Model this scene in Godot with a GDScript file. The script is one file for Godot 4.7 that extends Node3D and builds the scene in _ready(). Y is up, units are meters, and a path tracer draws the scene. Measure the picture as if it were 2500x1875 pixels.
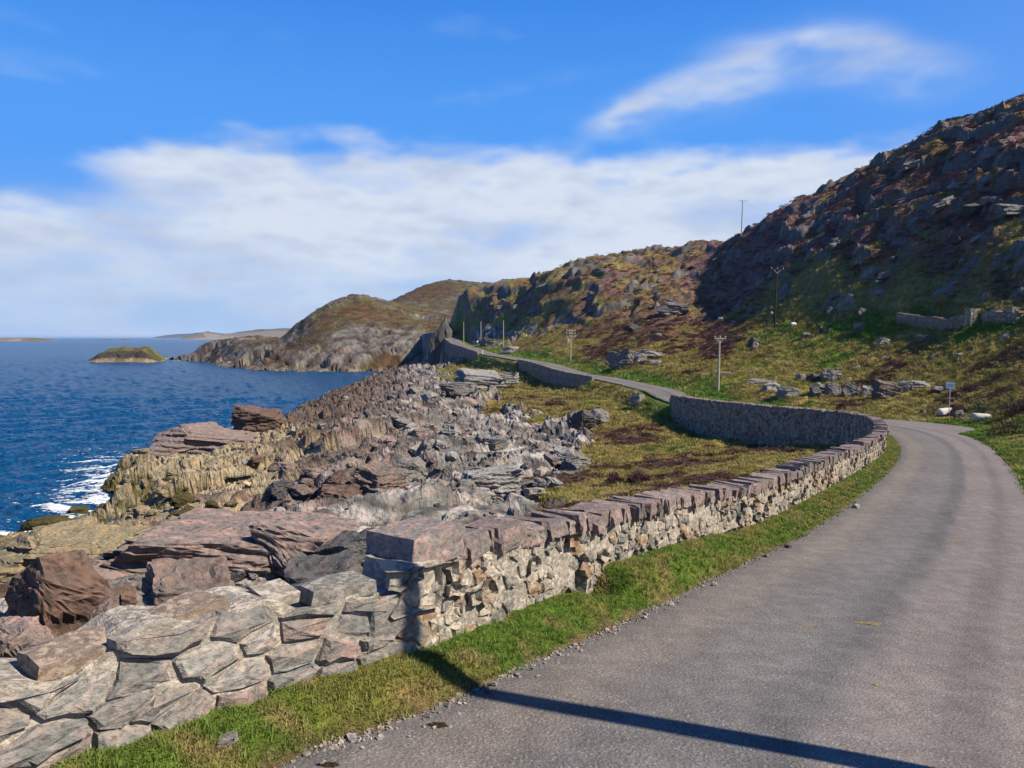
extends Node3D
# A single-track coast road behind a rubble wall, rocky shore, moor and crags. y up, sea level at y = 0, the photographer's eye at y = EYE, looking down -Z.
const F := 1806.0            # focal length of the 2500-pixel-wide photograph, in its pixels
const EYE := 14.0
const PITCH := 0.06386
const WALL_END := 75.0
const ROAD_W := 4.2
var CP := cos(PITCH)
var SP := sin(PITCH)
var used := {}
var n_a: FastNoiseLite
var n_b: FastNoiseLite
var n_c: FastNoiseLite
var n_d: FastNoiseLite
var c_1: FastNoiseLite
var c_2: FastNoiseLite
var c_3: FastNoiseLite
var e_1: FastNoiseLite
var e_2: FastNoiseLite
var e_3: FastNoiseLite
var M := {}
var shapes := []             # shared boulder meshes

# ---------------------------------------------------------------- naming
func numbered(called: String) -> String:
	var k: int = used.get(called, 0)
	used[called] = k + 1
	return called if k == 0 else "%s_%03d" % [called, k]

func tag(o: Node, label: String, category := "", group := "", kind := "") -> Node:
	if label != "": o.set_meta("label", label)
	if category != "": o.set_meta("category", category)
	if group != "": o.set_meta("group", group)
	if kind != "": o.set_meta("kind", kind)
	return o

func base(called: String, where := Vector3.ZERO, turn := 0.0) -> Node3D:
	var o := Node3D.new()
	o.name = numbered(called)
	add_child(o)
	o.position = where
	o.rotation.y = turn
	return o

func put(mesh: Mesh, called: String, mat: Material, parent: Node = null) -> MeshInstance3D:
	var o := MeshInstance3D.new()
	o.mesh = mesh
	o.name = numbered(called) if parent == null else called
	o.material_override = mat
	if parent == null: add_child(o)
	else: parent.add_child(o, true)
	return o

# ---------------------------------------------------------------- small helpers
func noise(sd: int, freq: float, kind := FastNoiseLite.TYPE_SIMPLEX_SMOOTH, oct := 3) -> FastNoiseLite:
	var n := FastNoiseLite.new()
	n.seed = sd
	n.frequency = freq
	n.noise_type = kind
	n.fractal_octaves = oct
	if oct <= 1: n.fractal_type = FastNoiseLite.FRACTAL_NONE
	return n

func cells(sd: int, freq: float, ret := FastNoiseLite.RETURN_CELL_VALUE) -> FastNoiseLite:
	var n := noise(sd, freq, FastNoiseLite.TYPE_CELLULAR, 1)
	n.cellular_return_type = ret
	n.cellular_jitter = 0.95
	return n

func lin(r: float, g: float, b: float) -> Color:
	return Color(r, g, b).linear_to_srgb()

func at(u: float, v: float, d: float) -> Vector3:
	var yc := (937.5 - v) / F
	var k := CP + yc * SP
	return Vector3((u - 1250.0) / F / k * d, EYE + (yc * CP - SP) / k * d, -d)

func soup(v: PackedVector3Array, cols := PackedColorArray()) -> ArrayMesh:
	var arr := []
	arr.resize(Mesh.ARRAY_MAX)
	arr[Mesh.ARRAY_VERTEX] = v
	if cols.size() == v.size(): arr[Mesh.ARRAY_COLOR] = cols
	var m := ArrayMesh.new()
	m.add_surface_from_arrays(Mesh.PRIMITIVE_TRIANGLES, arr)
	return m

func indexed(v: PackedVector3Array, idx: PackedInt32Array, cols := PackedColorArray(), nor := PackedVector3Array()) -> ArrayMesh:
	var arr := []
	arr.resize(Mesh.ARRAY_MAX)
	arr[Mesh.ARRAY_VERTEX] = v
	arr[Mesh.ARRAY_INDEX] = idx
	if cols.size() == v.size(): arr[Mesh.ARRAY_COLOR] = cols
	if nor.size() == v.size(): arr[Mesh.ARRAY_NORMAL] = nor
	var m := ArrayMesh.new()
	m.add_surface_from_arrays(Mesh.PRIMITIVE_TRIANGLES, arr)
	return m

func knots(tab: Array, x: float) -> float:      # piecewise smooth through [x, y] pairs
	if x <= tab[0][0]: return tab[0][1]
	for k in range(1, tab.size()):
		if x <= tab[k][0]:
			var f: float = (x - tab[k - 1][0]) / (tab[k][0] - tab[k - 1][0])
			var a: float = tab[k - 1][1]
			var b: float = tab[k][1]
			return lerpf(a, b, f)
	return tab[tab.size() - 1][1]

# ---------------------------------------------------------------- textures and materials
func noise_bytes(sd: int, freq: float, size: int, kind := FastNoiseLite.TYPE_SIMPLEX_SMOOTH, oct := 4, fractal := FastNoiseLite.FRACTAL_FBM, ret := FastNoiseLite.RETURN_CELL_VALUE) -> PackedByteArray:
	var n := noise(sd, freq, kind, oct)
	if oct > 1: n.fractal_type = fractal
	n.cellular_return_type = ret
	var im := n.get_seamless_image(size, size, false, false, 0.1, true)
	im.convert(Image.FORMAT_L8)
	return im.get_data()

func grey_tex(b: PackedByteArray, size: int) -> ImageTexture:
	return ImageTexture.create_from_image(Image.create_from_data(size, size, false, Image.FORMAT_L8, b))

func mat(albedo: Color, tex: Texture2D, bump: Texture2D, scale: float, depth: float, rough := 0.95, vcol := false) -> StandardMaterial3D:
	var m := StandardMaterial3D.new()
	m.albedo_color = albedo
	m.albedo_texture = tex
	m.roughness = rough
	m.metallic_specular = 0.25
	m.vertex_color_use_as_albedo = vcol
	m.uv1_triplanar = true
	m.uv1_world_triplanar = true
	m.uv1_triplanar_sharpness = 4.0
	m.uv1_scale = Vector3.ONE * scale
	if bump:
		m.heightmap_enabled = true
		m.heightmap_texture = bump
		m.heightmap_scale = depth
	return m

func materials() -> void:
	var S := 768
	var lut := PackedByteArray()
	for i in 256: lut.append(int(roundf(Color(i / 255.0, 0, 0).linear_to_srgb().r * 255.0)))
	var f1 := noise_bytes(1, 0.006, S, FastNoiseLite.TYPE_SIMPLEX_SMOOTH, 6)
	var f2 := noise_bytes(2, 0.02, S, FastNoiseLite.TYPE_SIMPLEX_SMOOTH, 5)
	var rg := noise_bytes(3, 0.008, S, FastNoiseLite.TYPE_SIMPLEX_SMOOTH, 5, FastNoiseLite.FRACTAL_RIDGED)
	var sp := noise_bytes(4, 0.09, S, FastNoiseLite.TYPE_SIMPLEX_SMOOTH, 3)
	var ce := noise_bytes(5, 0.07, S, FastNoiseLite.TYPE_CELLULAR, 1, FastNoiseLite.FRACTAL_FBM, FastNoiseLite.RETURN_DISTANCE)
	var cv := noise_bytes(6, 0.16, S, FastNoiseLite.TYPE_CELLULAR, 1)
	var rock_c := PackedByteArray()
	rock_c.resize(S * S * 3)
	var rock_h := PackedByteArray()
	rock_h.resize(S * S)
	var wall_c := PackedByteArray()
	wall_c.resize(S * S * 3)
	var road_c := PackedByteArray()
	road_c.resize(S * S * 3)
	var road_h := PackedByteArray()
	road_h.resize(S * S)
	var veg_c := PackedByteArray()
	veg_c.resize(S * S * 3)
	for i in S * S:
		var a := f1[i] / 255.0
		var b := f2[i] / 255.0
		var r := rg[i] / 255.0
		var s := sp[i] / 255.0
		var c := ce[i] / 255.0
		# rock: mottled tone, pale lichen blotches with crisp outlines
		var tone := 0.42 + 0.34 * a + 0.22 * (b - 0.5) + 0.22 * (s - 0.5)
		var li := clampf((b * 0.62 + a * 0.25 + s * 0.22 - 0.70) * 14.0, 0.0, 1.0)
		var dk := clampf((0.36 - b + 0.2 * (s - 0.5)) * 9.0, 0.0, 1.0)
		tone = lerpf(tone, 0.95, li * 0.65) * (1.0 - 0.35 * dk)
		var red := clampf((a - 0.5) * 0.4, -0.08, 0.07) * (1.0 - li)
		rock_c[i * 3] = lut[int(clampf(tone * (1.0 + red), 0, 1) * 255)]
		rock_c[i * 3 + 1] = lut[int(clampf(tone * (1.0 - red * 0.25), 0, 1) * 255)]
		rock_c[i * 3 + 2] = lut[int(clampf(tone * (1.0 - red * 0.6), 0, 1) * 255)]
		rock_h[i] = int(clampf(0.45 * a + 0.3 * r + 0.15 * b + 0.1 * s, 0, 1) * 255)
		# wall: mortar smeared over stone
		var w := 0.5 + 0.35 * (b - 0.5) + 0.3 * (s - 0.5)
		var mo := clampf((a * 0.55 + b * 0.55 - 0.53 + 0.22 * (s - 0.5)) * 9.0, 0.0, 1.0)
		w = lerpf(w, 0.92, mo * 0.8)
		var ora := clampf((a - 0.63) * 7.0, 0, 1) * (1.0 - mo) * 0.5
		wall_c[i * 3] = lut[int(clampf(w * (1.0 + ora * 0.3), 0, 1) * 255)]
		wall_c[i * 3 + 1] = lut[int(clampf(w * (0.985 - ora * 0.16), 0, 1) * 255)]
		wall_c[i * 3 + 2] = lut[int(clampf(w * (0.95 - ora * 0.5), 0, 1) * 255)]
		# road: stone chippings in tar
		var v := cv[i] / 255.0
		var chip := 0.40 + 0.20 * v + 0.14 * (s - 0.5) + 0.16 * (a - 0.5)
		if v > 0.95: chip += 0.22
		road_c[i * 3] = lut[int(clampf(chip * (1.02 + 0.08 * (v - 0.5)), 0, 1) * 255)]
		road_c[i * 3 + 1] = lut[int(clampf(chip * 0.985, 0, 1) * 255)]
		road_c[i * 3 + 2] = lut[int(clampf(chip * (0.98 - 0.05 * (v - 0.5)), 0, 1) * 255)]
		road_h[i] = int(clampf(0.5 * v + 0.5 * (1.0 - c), 0, 1) * 255)
		# turf: fine streaky mottle
		var g := 0.45 + 0.55 * (b - 0.5) + 0.7 * (s - 0.5) + 0.3 * (a - 0.5)
		var dry := clampf((f1[(i * 7 + 331) % (S * S)] / 255.0 - 0.45) * 2.0, 0, 1)
		veg_c[i * 3] = lut[int(clampf(g * (1.0 + 0.25 * dry), 0, 1) * 255)]
		veg_c[i * 3 + 1] = lut[int(clampf(g, 0, 1) * 255)]
		veg_c[i * 3 + 2] = lut[int(clampf(g * 0.85, 0, 1) * 255)]
	var rgb := func(bytes: PackedByteArray) -> ImageTexture: return ImageTexture.create_from_image(Image.create_from_data(S, S, false, Image.FORMAT_RGB8, bytes))
	var t_rock: Texture2D = rgb.call(rock_c)
	var t_wall: Texture2D = rgb.call(wall_c)
	var t_road: Texture2D = rgb.call(road_c)
	var t_veg: Texture2D = rgb.call(veg_c)
	var h_rock := grey_tex(rock_h, S)
	var h_road := grey_tex(road_h, S)
	var h_fine := grey_tex(f2, S)
	M.shore = mat(lin(0.80, 0.775, 0.75), t_rock, h_rock, 0.33, 14.0, 0.9, true)
	M.crag = mat(Color.WHITE, t_rock, h_rock, 0.12, 20.0, 0.9, true)
	M.moor = mat(lin(0.86, 0.84, 0.82), t_veg, h_fine, 0.3, 10.0, 1.0, true)
	M.hill = mat(lin(0.80, 0.78, 0.74), t_rock, h_fine, 0.16, 16.0, 1.0, true)
	M.far = mat(lin(0.72, 0.72, 0.70), t_rock, h_rock, 0.035, 50.0, 1.0, true)
	M.road = mat(lin(0.80, 0.80, 0.80), t_road, h_road, 0.55, 0.9, 0.85, true)
	M.turf = mat(lin(0.85, 0.85, 0.85), t_veg, h_fine, 0.9, 3.0, 1.0, true)
	var slabs := {"wall_a": [0.317, 0.277, 0.242], "wall_b": [0.264, 0.242, 0.220], "wall_c": [0.326, 0.255, 0.220], "wall_d": [0.405, 0.361, 0.317]}
	for k in slabs: M[k] = mat(lin(slabs[k][0], slabs[k][1], slabs[k][2]), t_rock, h_rock, 1.2, 3.5)
	M.mortar = mat(lin(0.40, 0.36, 0.31), t_wall, h_rock, 0.8, 5.0, 0.95)
	var tones := {"stone_pale": [0.396, 0.353, 0.297], "stone_grey": [0.267, 0.254, 0.228], "stone_brown": [0.310, 0.245, 0.194], "stone_dark": [0.181, 0.172, 0.159], "stone_rust": [0.318, 0.228, 0.155]}
	for k in tones: M[k] = mat(lin(tones[k][0], tones[k][1], tones[k][2]), t_wall, h_rock, 0.9, 3.0)
	var cope := {"cope_a": [0.288, 0.216, 0.192], "cope_b": [0.248, 0.192, 0.172], "cope_c": [0.320, 0.252, 0.224], "cope_d": [0.232, 0.192, 0.176]}
	for k in cope: M[k] = mat(lin(cope[k][0], cope[k][1], cope[k][2]), t_rock, h_rock, 1.1, 2.0)
	var rocks := {"rock_grey": [0.237, 0.218, 0.200], "rock_pale": [0.348, 0.326, 0.303], "rock_pink": [0.289, 0.218, 0.189], "rock_red": [0.178, 0.115, 0.089], "rock_tan": [0.311, 0.248, 0.148], "rock_dark": [0.126, 0.118, 0.111], "rock_weed": [0.089, 0.074, 0.026], "rock_block": [0.222, 0.167, 0.141]}
	for k in rocks: M[k] = mat(lin(rocks[k][0], rocks[k][1], rocks[k][2]), t_rock, h_rock, 0.45, 5.0, 0.9)
	M.rubble = mat(lin(0.80, 0.765, 0.735), t_rock, h_rock, 0.45, 5.0, 0.9, true)
	M.wood = mat(lin(0.62, 0.59, 0.54), t_veg, h_fine, 1.0, 0.5, 0.8)
	M.wood_dark = mat(lin(0.07, 0.055, 0.05), t_veg, h_fine, 1.0, 0.5, 0.8)
	M.ceramic = plain(lin(0.55, 0.55, 0.55), 0.3)
	M.metal = plain(lin(0.30, 0.31, 0.33), 0.5)
	M.white = plain(lin(0.75, 0.77, 0.80), 0.5)
	M.ink = plain(lin(0.25, 0.30, 0.42), 0.6)
	M.foam = plain(lin(0.7, 0.74, 0.77), 0.9)
	M.foam.transparency = BaseMaterial3D.TRANSPARENCY_ALPHA
	M.foam.albedo_color.a = 0.5
	M.dung = mat(lin(0.075, 0.045, 0.02), t_veg, h_fine, 3.0, 2.0, 0.9)
	M.stain = mat(lin(0.30, 0.24, 0.12), t_road, h_road, 0.55, 0.9, 0.9)
	M.fleece = plain(Color.WHITE, 1.0)
	M.fleece.vertex_color_use_as_albedo = true
	M.blade = plain(lin(0.85, 0.85, 0.85), 0.8)
	M.blade.vertex_color_use_as_albedo = true
	M.blade.backlight_enabled = true
	M.blade.backlight = Color(0.35, 0.4, 0.15)
	M.heath = plain(lin(0.85, 0.85, 0.85), 0.95)
	M.heath.vertex_color_use_as_albedo = true
	M.yellow = plain(lin(0.75, 0.55, 0.02), 0.7)
	# sea
	var w1 := noise_bytes(11, 0.012, S, FastNoiseLite.TYPE_SIMPLEX_SMOOTH, 5)
	var sea := StandardMaterial3D.new()
	sea.albedo_color = lin(0.002, 0.046, 0.125)
	sea.roughness = 0.2
	sea.metallic_specular = 0.22
	sea.uv1_triplanar = true
	sea.uv1_world_triplanar = true
	sea.uv1_scale = Vector3(0.05, 0.05, 0.11)
	sea.heightmap_enabled = true
	sea.heightmap_texture = grey_tex(w1, S)
	sea.heightmap_scale = 90.0
	M.sea = sea
	var pool := StandardMaterial3D.new()
	pool.albedo_color = lin(0.04, 0.045, 0.04)
	pool.roughness = 0.05
	M.pool = pool

func plain(c: Color, rough: float) -> StandardMaterial3D:
	var m := StandardMaterial3D.new()
	m.albedo_color = c
	m.roughness = rough
	m.metallic_specular = 0.3
	return m

# ---------------------------------------------------------------- surfaces laid through known points (thin-plate spline over bearing and log distance)
class Sheet:
	var a0: float
	var a1: float
	var l0: float
	var l1: float
	var na: int
	var nl: int
	var t := PackedFloat32Array()
	var r := PackedFloat32Array()
	var v := PackedFloat32Array()

func solve(rows: Array, n: int) -> PackedFloat64Array:
	for k in n:
		var best := k
		for i in range(k + 1, n):
			if absf(rows[i][k]) > absf(rows[best][k]): best = i
		if best != k:
			var sw = rows[k]
			rows[k] = rows[best]
			rows[best] = sw
		var rk: PackedFloat64Array = rows[k]
		for i in range(k + 1, n):
			var ri: PackedFloat64Array = rows[i]
			var f := ri[k] / rk[k]
			if f == 0.0: continue
			for j in range(k, n + 1): ri[j] -= f * rk[j]
			rows[i] = ri
	var x := PackedFloat64Array()
	x.resize(n)
	for k in range(n - 1, -1, -1):
		var s: float = rows[k][n]
		for j in range(k + 1, n): s -= rows[k][j] * x[j]
		x[k] = s / rows[k][k]
	return x

func sheet(pts: Array, a0: float, a1: float, d0: float, d1: float, na: int, nl: int, veg: Array) -> Sheet:
	var n := pts.size()
	var px := PackedFloat64Array()
	var py := PackedFloat64Array()
	var pt := PackedFloat64Array()
	for p in pts:
		var w := at(p[0], p[1], p[2])
		px.append(w.x / p[2] * 2.5)
		py.append(log(p[2]))
		pt.append((w.y - EYE) / p[2])
	var rows := []
	for i in n + 3:
		var row := PackedFloat64Array()
		row.resize(n + 4)
		rows.append(row)
	for i in n:
		for j in n:
			var q := (px[i] - px[j]) * (px[i] - px[j]) + (py[i] - py[j]) * (py[i] - py[j])
			rows[i][j] = 0.5 * q * log(q) if q > 1e-9 else 0.0
		rows[i][i] += 0.0006
		rows[i][n] = 1.0
		rows[i][n + 1] = px[i]
		rows[i][n + 2] = py[i]
		rows[i][n + 3] = pt[i]
		rows[n][i] = 1.0
		rows[n + 1][i] = px[i]
		rows[n + 2][i] = py[i]
	var w := solve(rows, n + 3)
	var S := Sheet.new()
	S.a0 = a0; S.a1 = a1; S.l0 = log(d0); S.l1 = log(d1); S.na = na; S.nl = nl
	for j in nl:
		var y := lerpf(S.l0, S.l1, j / float(nl - 1))
		for i in na:
			var a := lerpf(a0, a1, i / float(na - 1))
			var x := a * 2.5
			var s := w[n] + w[n + 1] * x + w[n + 2] * y
			var rw := 0.0
			var rs := 0.0
			for k in n:
				var q := (x - px[k]) * (x - px[k]) + (y - py[k]) * (y - py[k])
				if q > 1e-9: s += w[k] * 0.5 * q * log(q)
				var g := 1.0 / (q * q + 0.0004)
				rw += g
				rs += g * pts[k][3]
			S.t.append(s)
			S.r.append(rs / rw)
			var vw := 0.0
			var vs := 0.0
			for p in veg:
				var dx: float = x - p[0]
				var dy: float = y - p[1]
				var q: float = dx * dx + dy * dy
				var g: float = 1.0 / (q * q + 0.0001)
				vw += g
				vs += g * p[2]
			S.v.append(vs / maxf(vw, 1e-9))
	return S

func look(S: Sheet, X: float, D: float) -> Vector3:      # base height, rockiness, vegetation
	var fa := clampf((X / D - S.a0) / (S.a1 - S.a0), 0.0, 0.9999) * (S.na - 1)
	var fl := clampf((log(D) - S.l0) / (S.l1 - S.l0), 0.0, 0.9999) * (S.nl - 1)
	var i := int(fa)
	var j := int(fl)
	fa -= i
	fl -= j
	var k := j * S.na + i
	var m := k + S.na
	var w00 := (1.0 - fa) * (1.0 - fl)
	var w10 := fa * (1.0 - fl)
	var w01 := (1.0 - fa) * fl
	var w11 := fa * fl
	return Vector3(EYE + D * (S.t[k] * w00 + S.t[k + 1] * w10 + S.t[m] * w01 + S.t[m + 1] * w11),
		S.r[k] * w00 + S.r[k + 1] * w10 + S.r[m] * w01 + S.r[m + 1] * w11,
		S.v[k] * w00 + S.v[k + 1] * w10 + S.v[m] * w01 + S.v[m + 1] * w11)

var LAND: Sheet
var HEAD: Sheet
# what a point of the photograph shows, and how far off it is: [column, row, metres, rockiness]
func land_points() -> Array:
	var P := []
	var cols := {
		-500: [[2100, 4, .7], [1800, 7, .9], [1560, 14, 1], [1430, 26, 1], [1330, 45, 1]],
		-250: [[2000, 5, .7], [1750, 8, .9], [1520, 14, 1], [1420, 25, 1], [1340, 45, 1], [1318, 51, 1]],
		0: [[1900, 5, .7], [1690, 7.5, .9], [1600, 9.5, 1], [1520, 14, 1], [1450, 21, 1], [1395, 31, 1], [1350, 42, 1], [1329, 50, 1]],
		170: [[1660, 7.2, .9], [1570, 9.5, 1], [1490, 14, 1], [1420, 21, 1], [1360, 31, 1], [1320, 42, 1], [1303, 52, 1]],
		270: [[1630, 7.2, .9], [1540, 9.5, 1], [1460, 14, 1], [1390, 22, 1], [1340, 31, 1], [1300, 42, 1], [1262, 54, 1], [1200, 66, 1], [1155, 76, 1]],
		450: [[1600, 7.2, .9], [1520, 9.5, 1], [1430, 14, 1], [1370, 20, 1], [1320, 28, 1], [1270, 38, 1], [1215, 50, 1], [1165, 64, 1], [1120, 80, 1], [1070, 92, 1], [1085, 98, 1]],
		620: [[1560, 7.2, .9], [1480, 9.5, 1], [1400, 14, 1], [1340, 20, 1], [1290, 28, 1], [1230, 38, 1], [1170, 51, 1], [1120, 66, 1], [1080, 82, 1], [1050, 100, 1], [1052, 109, 1]],
		800: [[1520, 7.2, .8], [1440, 9.5, 1], [1360, 14, 1], [1290, 22, 1], [1220, 32, 1], [1150, 44, 1], [1085, 62, 1], [1025, 88, 1], [990, 118, 1], [968, 148, 1], [976, 158, 1]],
		900: [[1490, 7.4, .8], [1410, 9.5, 1], [1330, 14, 1], [1260, 22, 1], [1190, 32, 1], [1120, 46, 1], [1055, 66, 1], [1000, 95, 1], [960, 130, 1], [930, 175, 1], [920, 225, 1], [925, 243, 1]],
		1000: [[1440, 8.2, .8], [1360, 10.5, 1], [1290, 16, 1], [1230, 24, 1], [1165, 35, 1], [1100, 50, 1], [1040, 72, 1], [985, 102, 1], [945, 138, 1], [917, 178, 1], [900, 225, 1], [893, 255, 1]],
		1100: [[1400, 9, .8], [1330, 12, 1], [1270, 18, 1], [1205, 28, 1], [1140, 41, 1], [1080, 58, 1], [1030, 78, 1], [990, 98, .8], [950, 125, .75], [920, 158, .45], [896, 200, .2], [882, 228, .15], [868, 262, .3]],
		1180: [[1350, 11, .7], [1290, 16, .8], [1230, 26, .8], [1160, 38, .9], [1100, 53, 1], [1040, 74, .9], [995, 96, .7], [950, 125, .5], [920, 155, .3], [895, 182, .1]],
		1250: [[1320, 13, .6], [1260, 22, .5], [1205, 32, .4], [1140, 46, .85], [1085, 62, .95], [1035, 79, .8], [990, 98, .35], [950, 124, .25], [925, 148, .15], [885, 171, .05]],
		1330: [[1290, 15, .4], [1230, 28, .3], [1165, 41, .35], [1110, 54, .9], [1060, 69, .9], [1015, 86, .3], [970, 108, .15], [945, 130, .1], [925, 142, .1]],
		1400: [[1270, 18, .2], [1200, 33, .15], [1120, 52, .45], [1065, 68, .65], [1012, 86, .2], [975, 104, .1], [950, 118, .1]],
		1480: [[1240, 22, .1], [1180, 37, .08], [1100, 56, .1], [1045, 73, .25], [1005, 86, .2], [975, 97, .05]],
		1600: [[1210, 27, .05], [1150, 42, .05], [1085, 59, .05], [1040, 71, .05], [1010, 78, 0], [1000, 90, 0]],
		1750: [[1180, 32, .05], [1130, 44, .05], [1090, 57, 0], [1075, 62, 0], [1060, 70, 0]],
		1900: [[1150, 37, .05], [1110, 46, .05], [1098, 51, 0], [1085, 58, 0]],
		2030: [[1120, 41, 0], [1095, 46, 0], [1085, 49, 0]],
	}
	for u in cols:
		for q in cols[u]: P.append([u, q[0], q[1], q[2]])
	# under water beyond the shore
	for s in [[-500, 50], [-250, 51], [0, 50], [170, 52], [270, 76], [450, 98], [620, 109], [800, 158], [900, 243]]:
		for k in [[1.12, -3.0], [1.35, -4.0], [2.0, -6.0], [3.6, -8.0]]:
			var d: float = s[1] * k[0]
			if d < 460: P.append([s[0], 822 + (EYE - k[1]) / d * F, d, 1.0])
	P.append([1000, 822 + 17.0 / 300 * F, 300, 1.0])
	P.append([1000, 822 + 20.0 / 420 * F, 420, 1.0])
	# landward of the road
	var up := {
		1115: [[842, 258, .95], [800, 262, 1], [745, 266, 1], [730, 272, .6]],
		1160: [[842, 232, .2], [830, 248, .7], [780, 256, 1], [715, 264, .9], [708, 278, .4]],
		1200: [[855, 200, .15], [838, 218, .2], [815, 238, .7], [750, 248, 1], [703, 258, .8], [696, 272, .4]],
		1250: [[862, 184, .15], [845, 196, .15], [820, 215, .15], [797, 230, .5], [740, 240, 1], [695, 252, .6], [686, 268, .4]],
		1330: [[878, 156, .1], [850, 172, .15], [815, 190, .15], [788, 204, .5], [720, 214, 1], [680, 230, .6], [668, 250, .4]],
		1400: [[888, 142, .1], [860, 155, .2], [820, 174, .15], [782, 189, .4], [745, 197, .9], [690, 208, 1], [655, 224, .6], [643, 246, .5]],
		1480: [[908, 118, .1], [880, 132, .25], [845, 149, .15], [810, 165, .1], [768, 179, .4], [730, 188, .9], [675, 201, .9], [640, 220, .6], [621, 245, .6]],
		1550: [[922, 106, .1], [890, 121, .25], [850, 138, .1], [810, 155, .1], [770, 169, .2], [720, 184, .5], [670, 202, .6], [630, 226, .5], [613, 252, .6]],
		1620: [[935, 98, .05], [900, 113, .1], [850, 131, .05], [800, 149, .1], [750, 166, .2], [700, 184, .3], [650, 205, .5], [618, 230, .5], [606, 250, .5]],
		1700: [[945, 90, .05], [900, 106, .05], [850, 128, .05], [800, 148, .1], [750, 166, .15], [700, 182, .25], [650, 198, .4], [610, 212, .5], [590, 224, .6]],
		1810: [[958, 80, .05], [920, 92, .1], [880, 105, .05], [830, 122, .1], [780, 138, .1], [730, 152, .15], [680, 164, .3], [630, 176, .5], [585, 188, .6], [564, 197, .7]],
		1900: [[968, 74, .15], [940, 82, .3], [900, 94, .05], [850, 107, .1], [800, 119, .1], [750, 129, .15], [690, 139, .3], [640, 147, .6], [570, 162, .8], [510, 180, .7]],
		2000: [[975, 69, .1], [945, 77, .35], [900, 88, .05], [850, 99, .05], [800, 109, .05], [770, 114, .2], [690, 122, .8], [600, 137, .7], [530, 154, .6], [465, 176, .6]],
		2130: [[985, 63, .05], [950, 71, .35], [900, 80, .05], [850, 89, .05], [800, 97, .05], [785, 99, .1], [700, 107, .85], [600, 118, .7], [500, 135, .6], [430, 153, .6], [392, 165, .6]],
		2300: [[1006, 54, .1], [960, 62, .05], [900, 71, .05], [850, 77, .05], [800, 83, .05], [783, 85, .1], [700, 91, .85], [600, 100, .7], [500, 112, .6], [400, 128, .6], [330, 143, .6], [302, 151, .6]],
		2500: [[1100, 30, .05], [1040, 37, .05], [980, 46, .05], [920, 55, .05], [860, 63, .05], [800, 70, .05], [783, 72, .1], [700, 77, .85], [600, 83, .7], [500, 91, .6], [400, 102, .6], [300, 118, .6], [235, 133, .6]],
		2750: [[2300, 3.7, .05], [1700, 6.8, .05], [1400, 12, .05], [1240, 20, .05], [1140, 27, .05], [1050, 37, .05], [950, 46, .05], [850, 55, .05], [790, 60, .1], [700, 64, .8], [500, 77, .6], [300, 99, .6], [190, 116, .6]],
		3200: [[2300, 3.6, .05], [1700, 6.5, .05], [1320, 12, .05], [1120, 21, .05], [950, 36, .05], [800, 46, .2], [600, 54, .7], [300, 76, .7], [150, 95, .7]],
		4200: [[2400, 3.5, .05], [1600, 7, .05], [1150, 15, .05], [850, 27, .4], [500, 42, .7], [200, 60, .7]],
	}
	for u in up:
		var last: Array = []
		for q in up[u]:
			P.append([u, q[0], q[1], q[2]])
			last = q
		for k in [[1.1, 22], [1.45, 60], [2.2, 130]]:
			if last[1] * k[0] < 470: P.append([u, last[0] + k[1], last[1] * k[0], .6])
	return P

func head_points() -> Array:
	var P := []
	var cols := {
		300: [[905, 460], [890, 520]],
		400: [[893, 430], [884, 455], [886, 500], [884, 600]],
		450: [[884, 438], [879, 448], [877, 458], [884, 480], [876, 560]],
		510: [[889, 395], [881, 405], [872, 416], [846, 430], [838, 455], [850, 490], [872, 560]],
		565: [[896, 352], [886, 366], [862, 385], [838, 402], [831, 430], [836, 470], [866, 580]],
		640: [[906, 308], [888, 322], [858, 345], [840, 375], [827, 420], [828, 470], [860, 600]],
		695: [[908, 300], [880, 316], [852, 336], [836, 362], [824, 398], [826, 450], [855, 620]],
		720: [[908, 299], [875, 315], [848, 334], [826, 354], [796, 374], [830, 450], [850, 620]],
		760: [[909, 297], [872, 311], [846, 327], [815, 346], [770, 374], [800, 450], [840, 620]],
		805: [[909, 295], [872, 307], [846, 321], [810, 340], [775, 360], [743, 384], [785, 470], [820, 620]],
		880: [[908, 296], [868, 308], [842, 320], [800, 345], [760, 370], [723, 396], [760, 480], [790, 620]],
		950: [[907, 297], [872, 307], [842, 318], [800, 345], [765, 375], [737, 408], [745, 480], [738, 560], [760, 700]],
		1015: [[903, 297], [868, 306], [842, 315], [800, 345], [770, 388], [748, 450], [734, 520], [707, 590], [735, 700]],
		1072: [[895, 292], [855, 306], [826, 325], [790, 360], [760, 430], [734, 520], [686, 602], [715, 720]],
		1130: [[875, 292], [840, 312], [800, 350], [765, 420], [735, 510], [685, 606], [715, 720]],
		1200: [[860, 300], [805, 360], [765, 440], [735, 520], [694, 612], [715, 720]],
		1320: [[860, 300], [805, 360], [765, 440], [735, 520], [698, 612], [715, 720]],
	}
	for u in cols:
		for q in cols[u]:
			var hgt: float = EYE - (q[0] - 822.0) / F * q[1]
			P.append([u, q[0], q[1], 0.85 if hgt < 8.0 else (0.36 if q[1] < 480 else 0.42)])
	for s in [[300, 400], [400, 400], [510, 370], [640, 290], [760, 283], [880, 283], [1015, 283]]:
		P.append([s[0], 822 + 18.0 / s[1] * F, s[1], 1.0])
	return P

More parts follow.
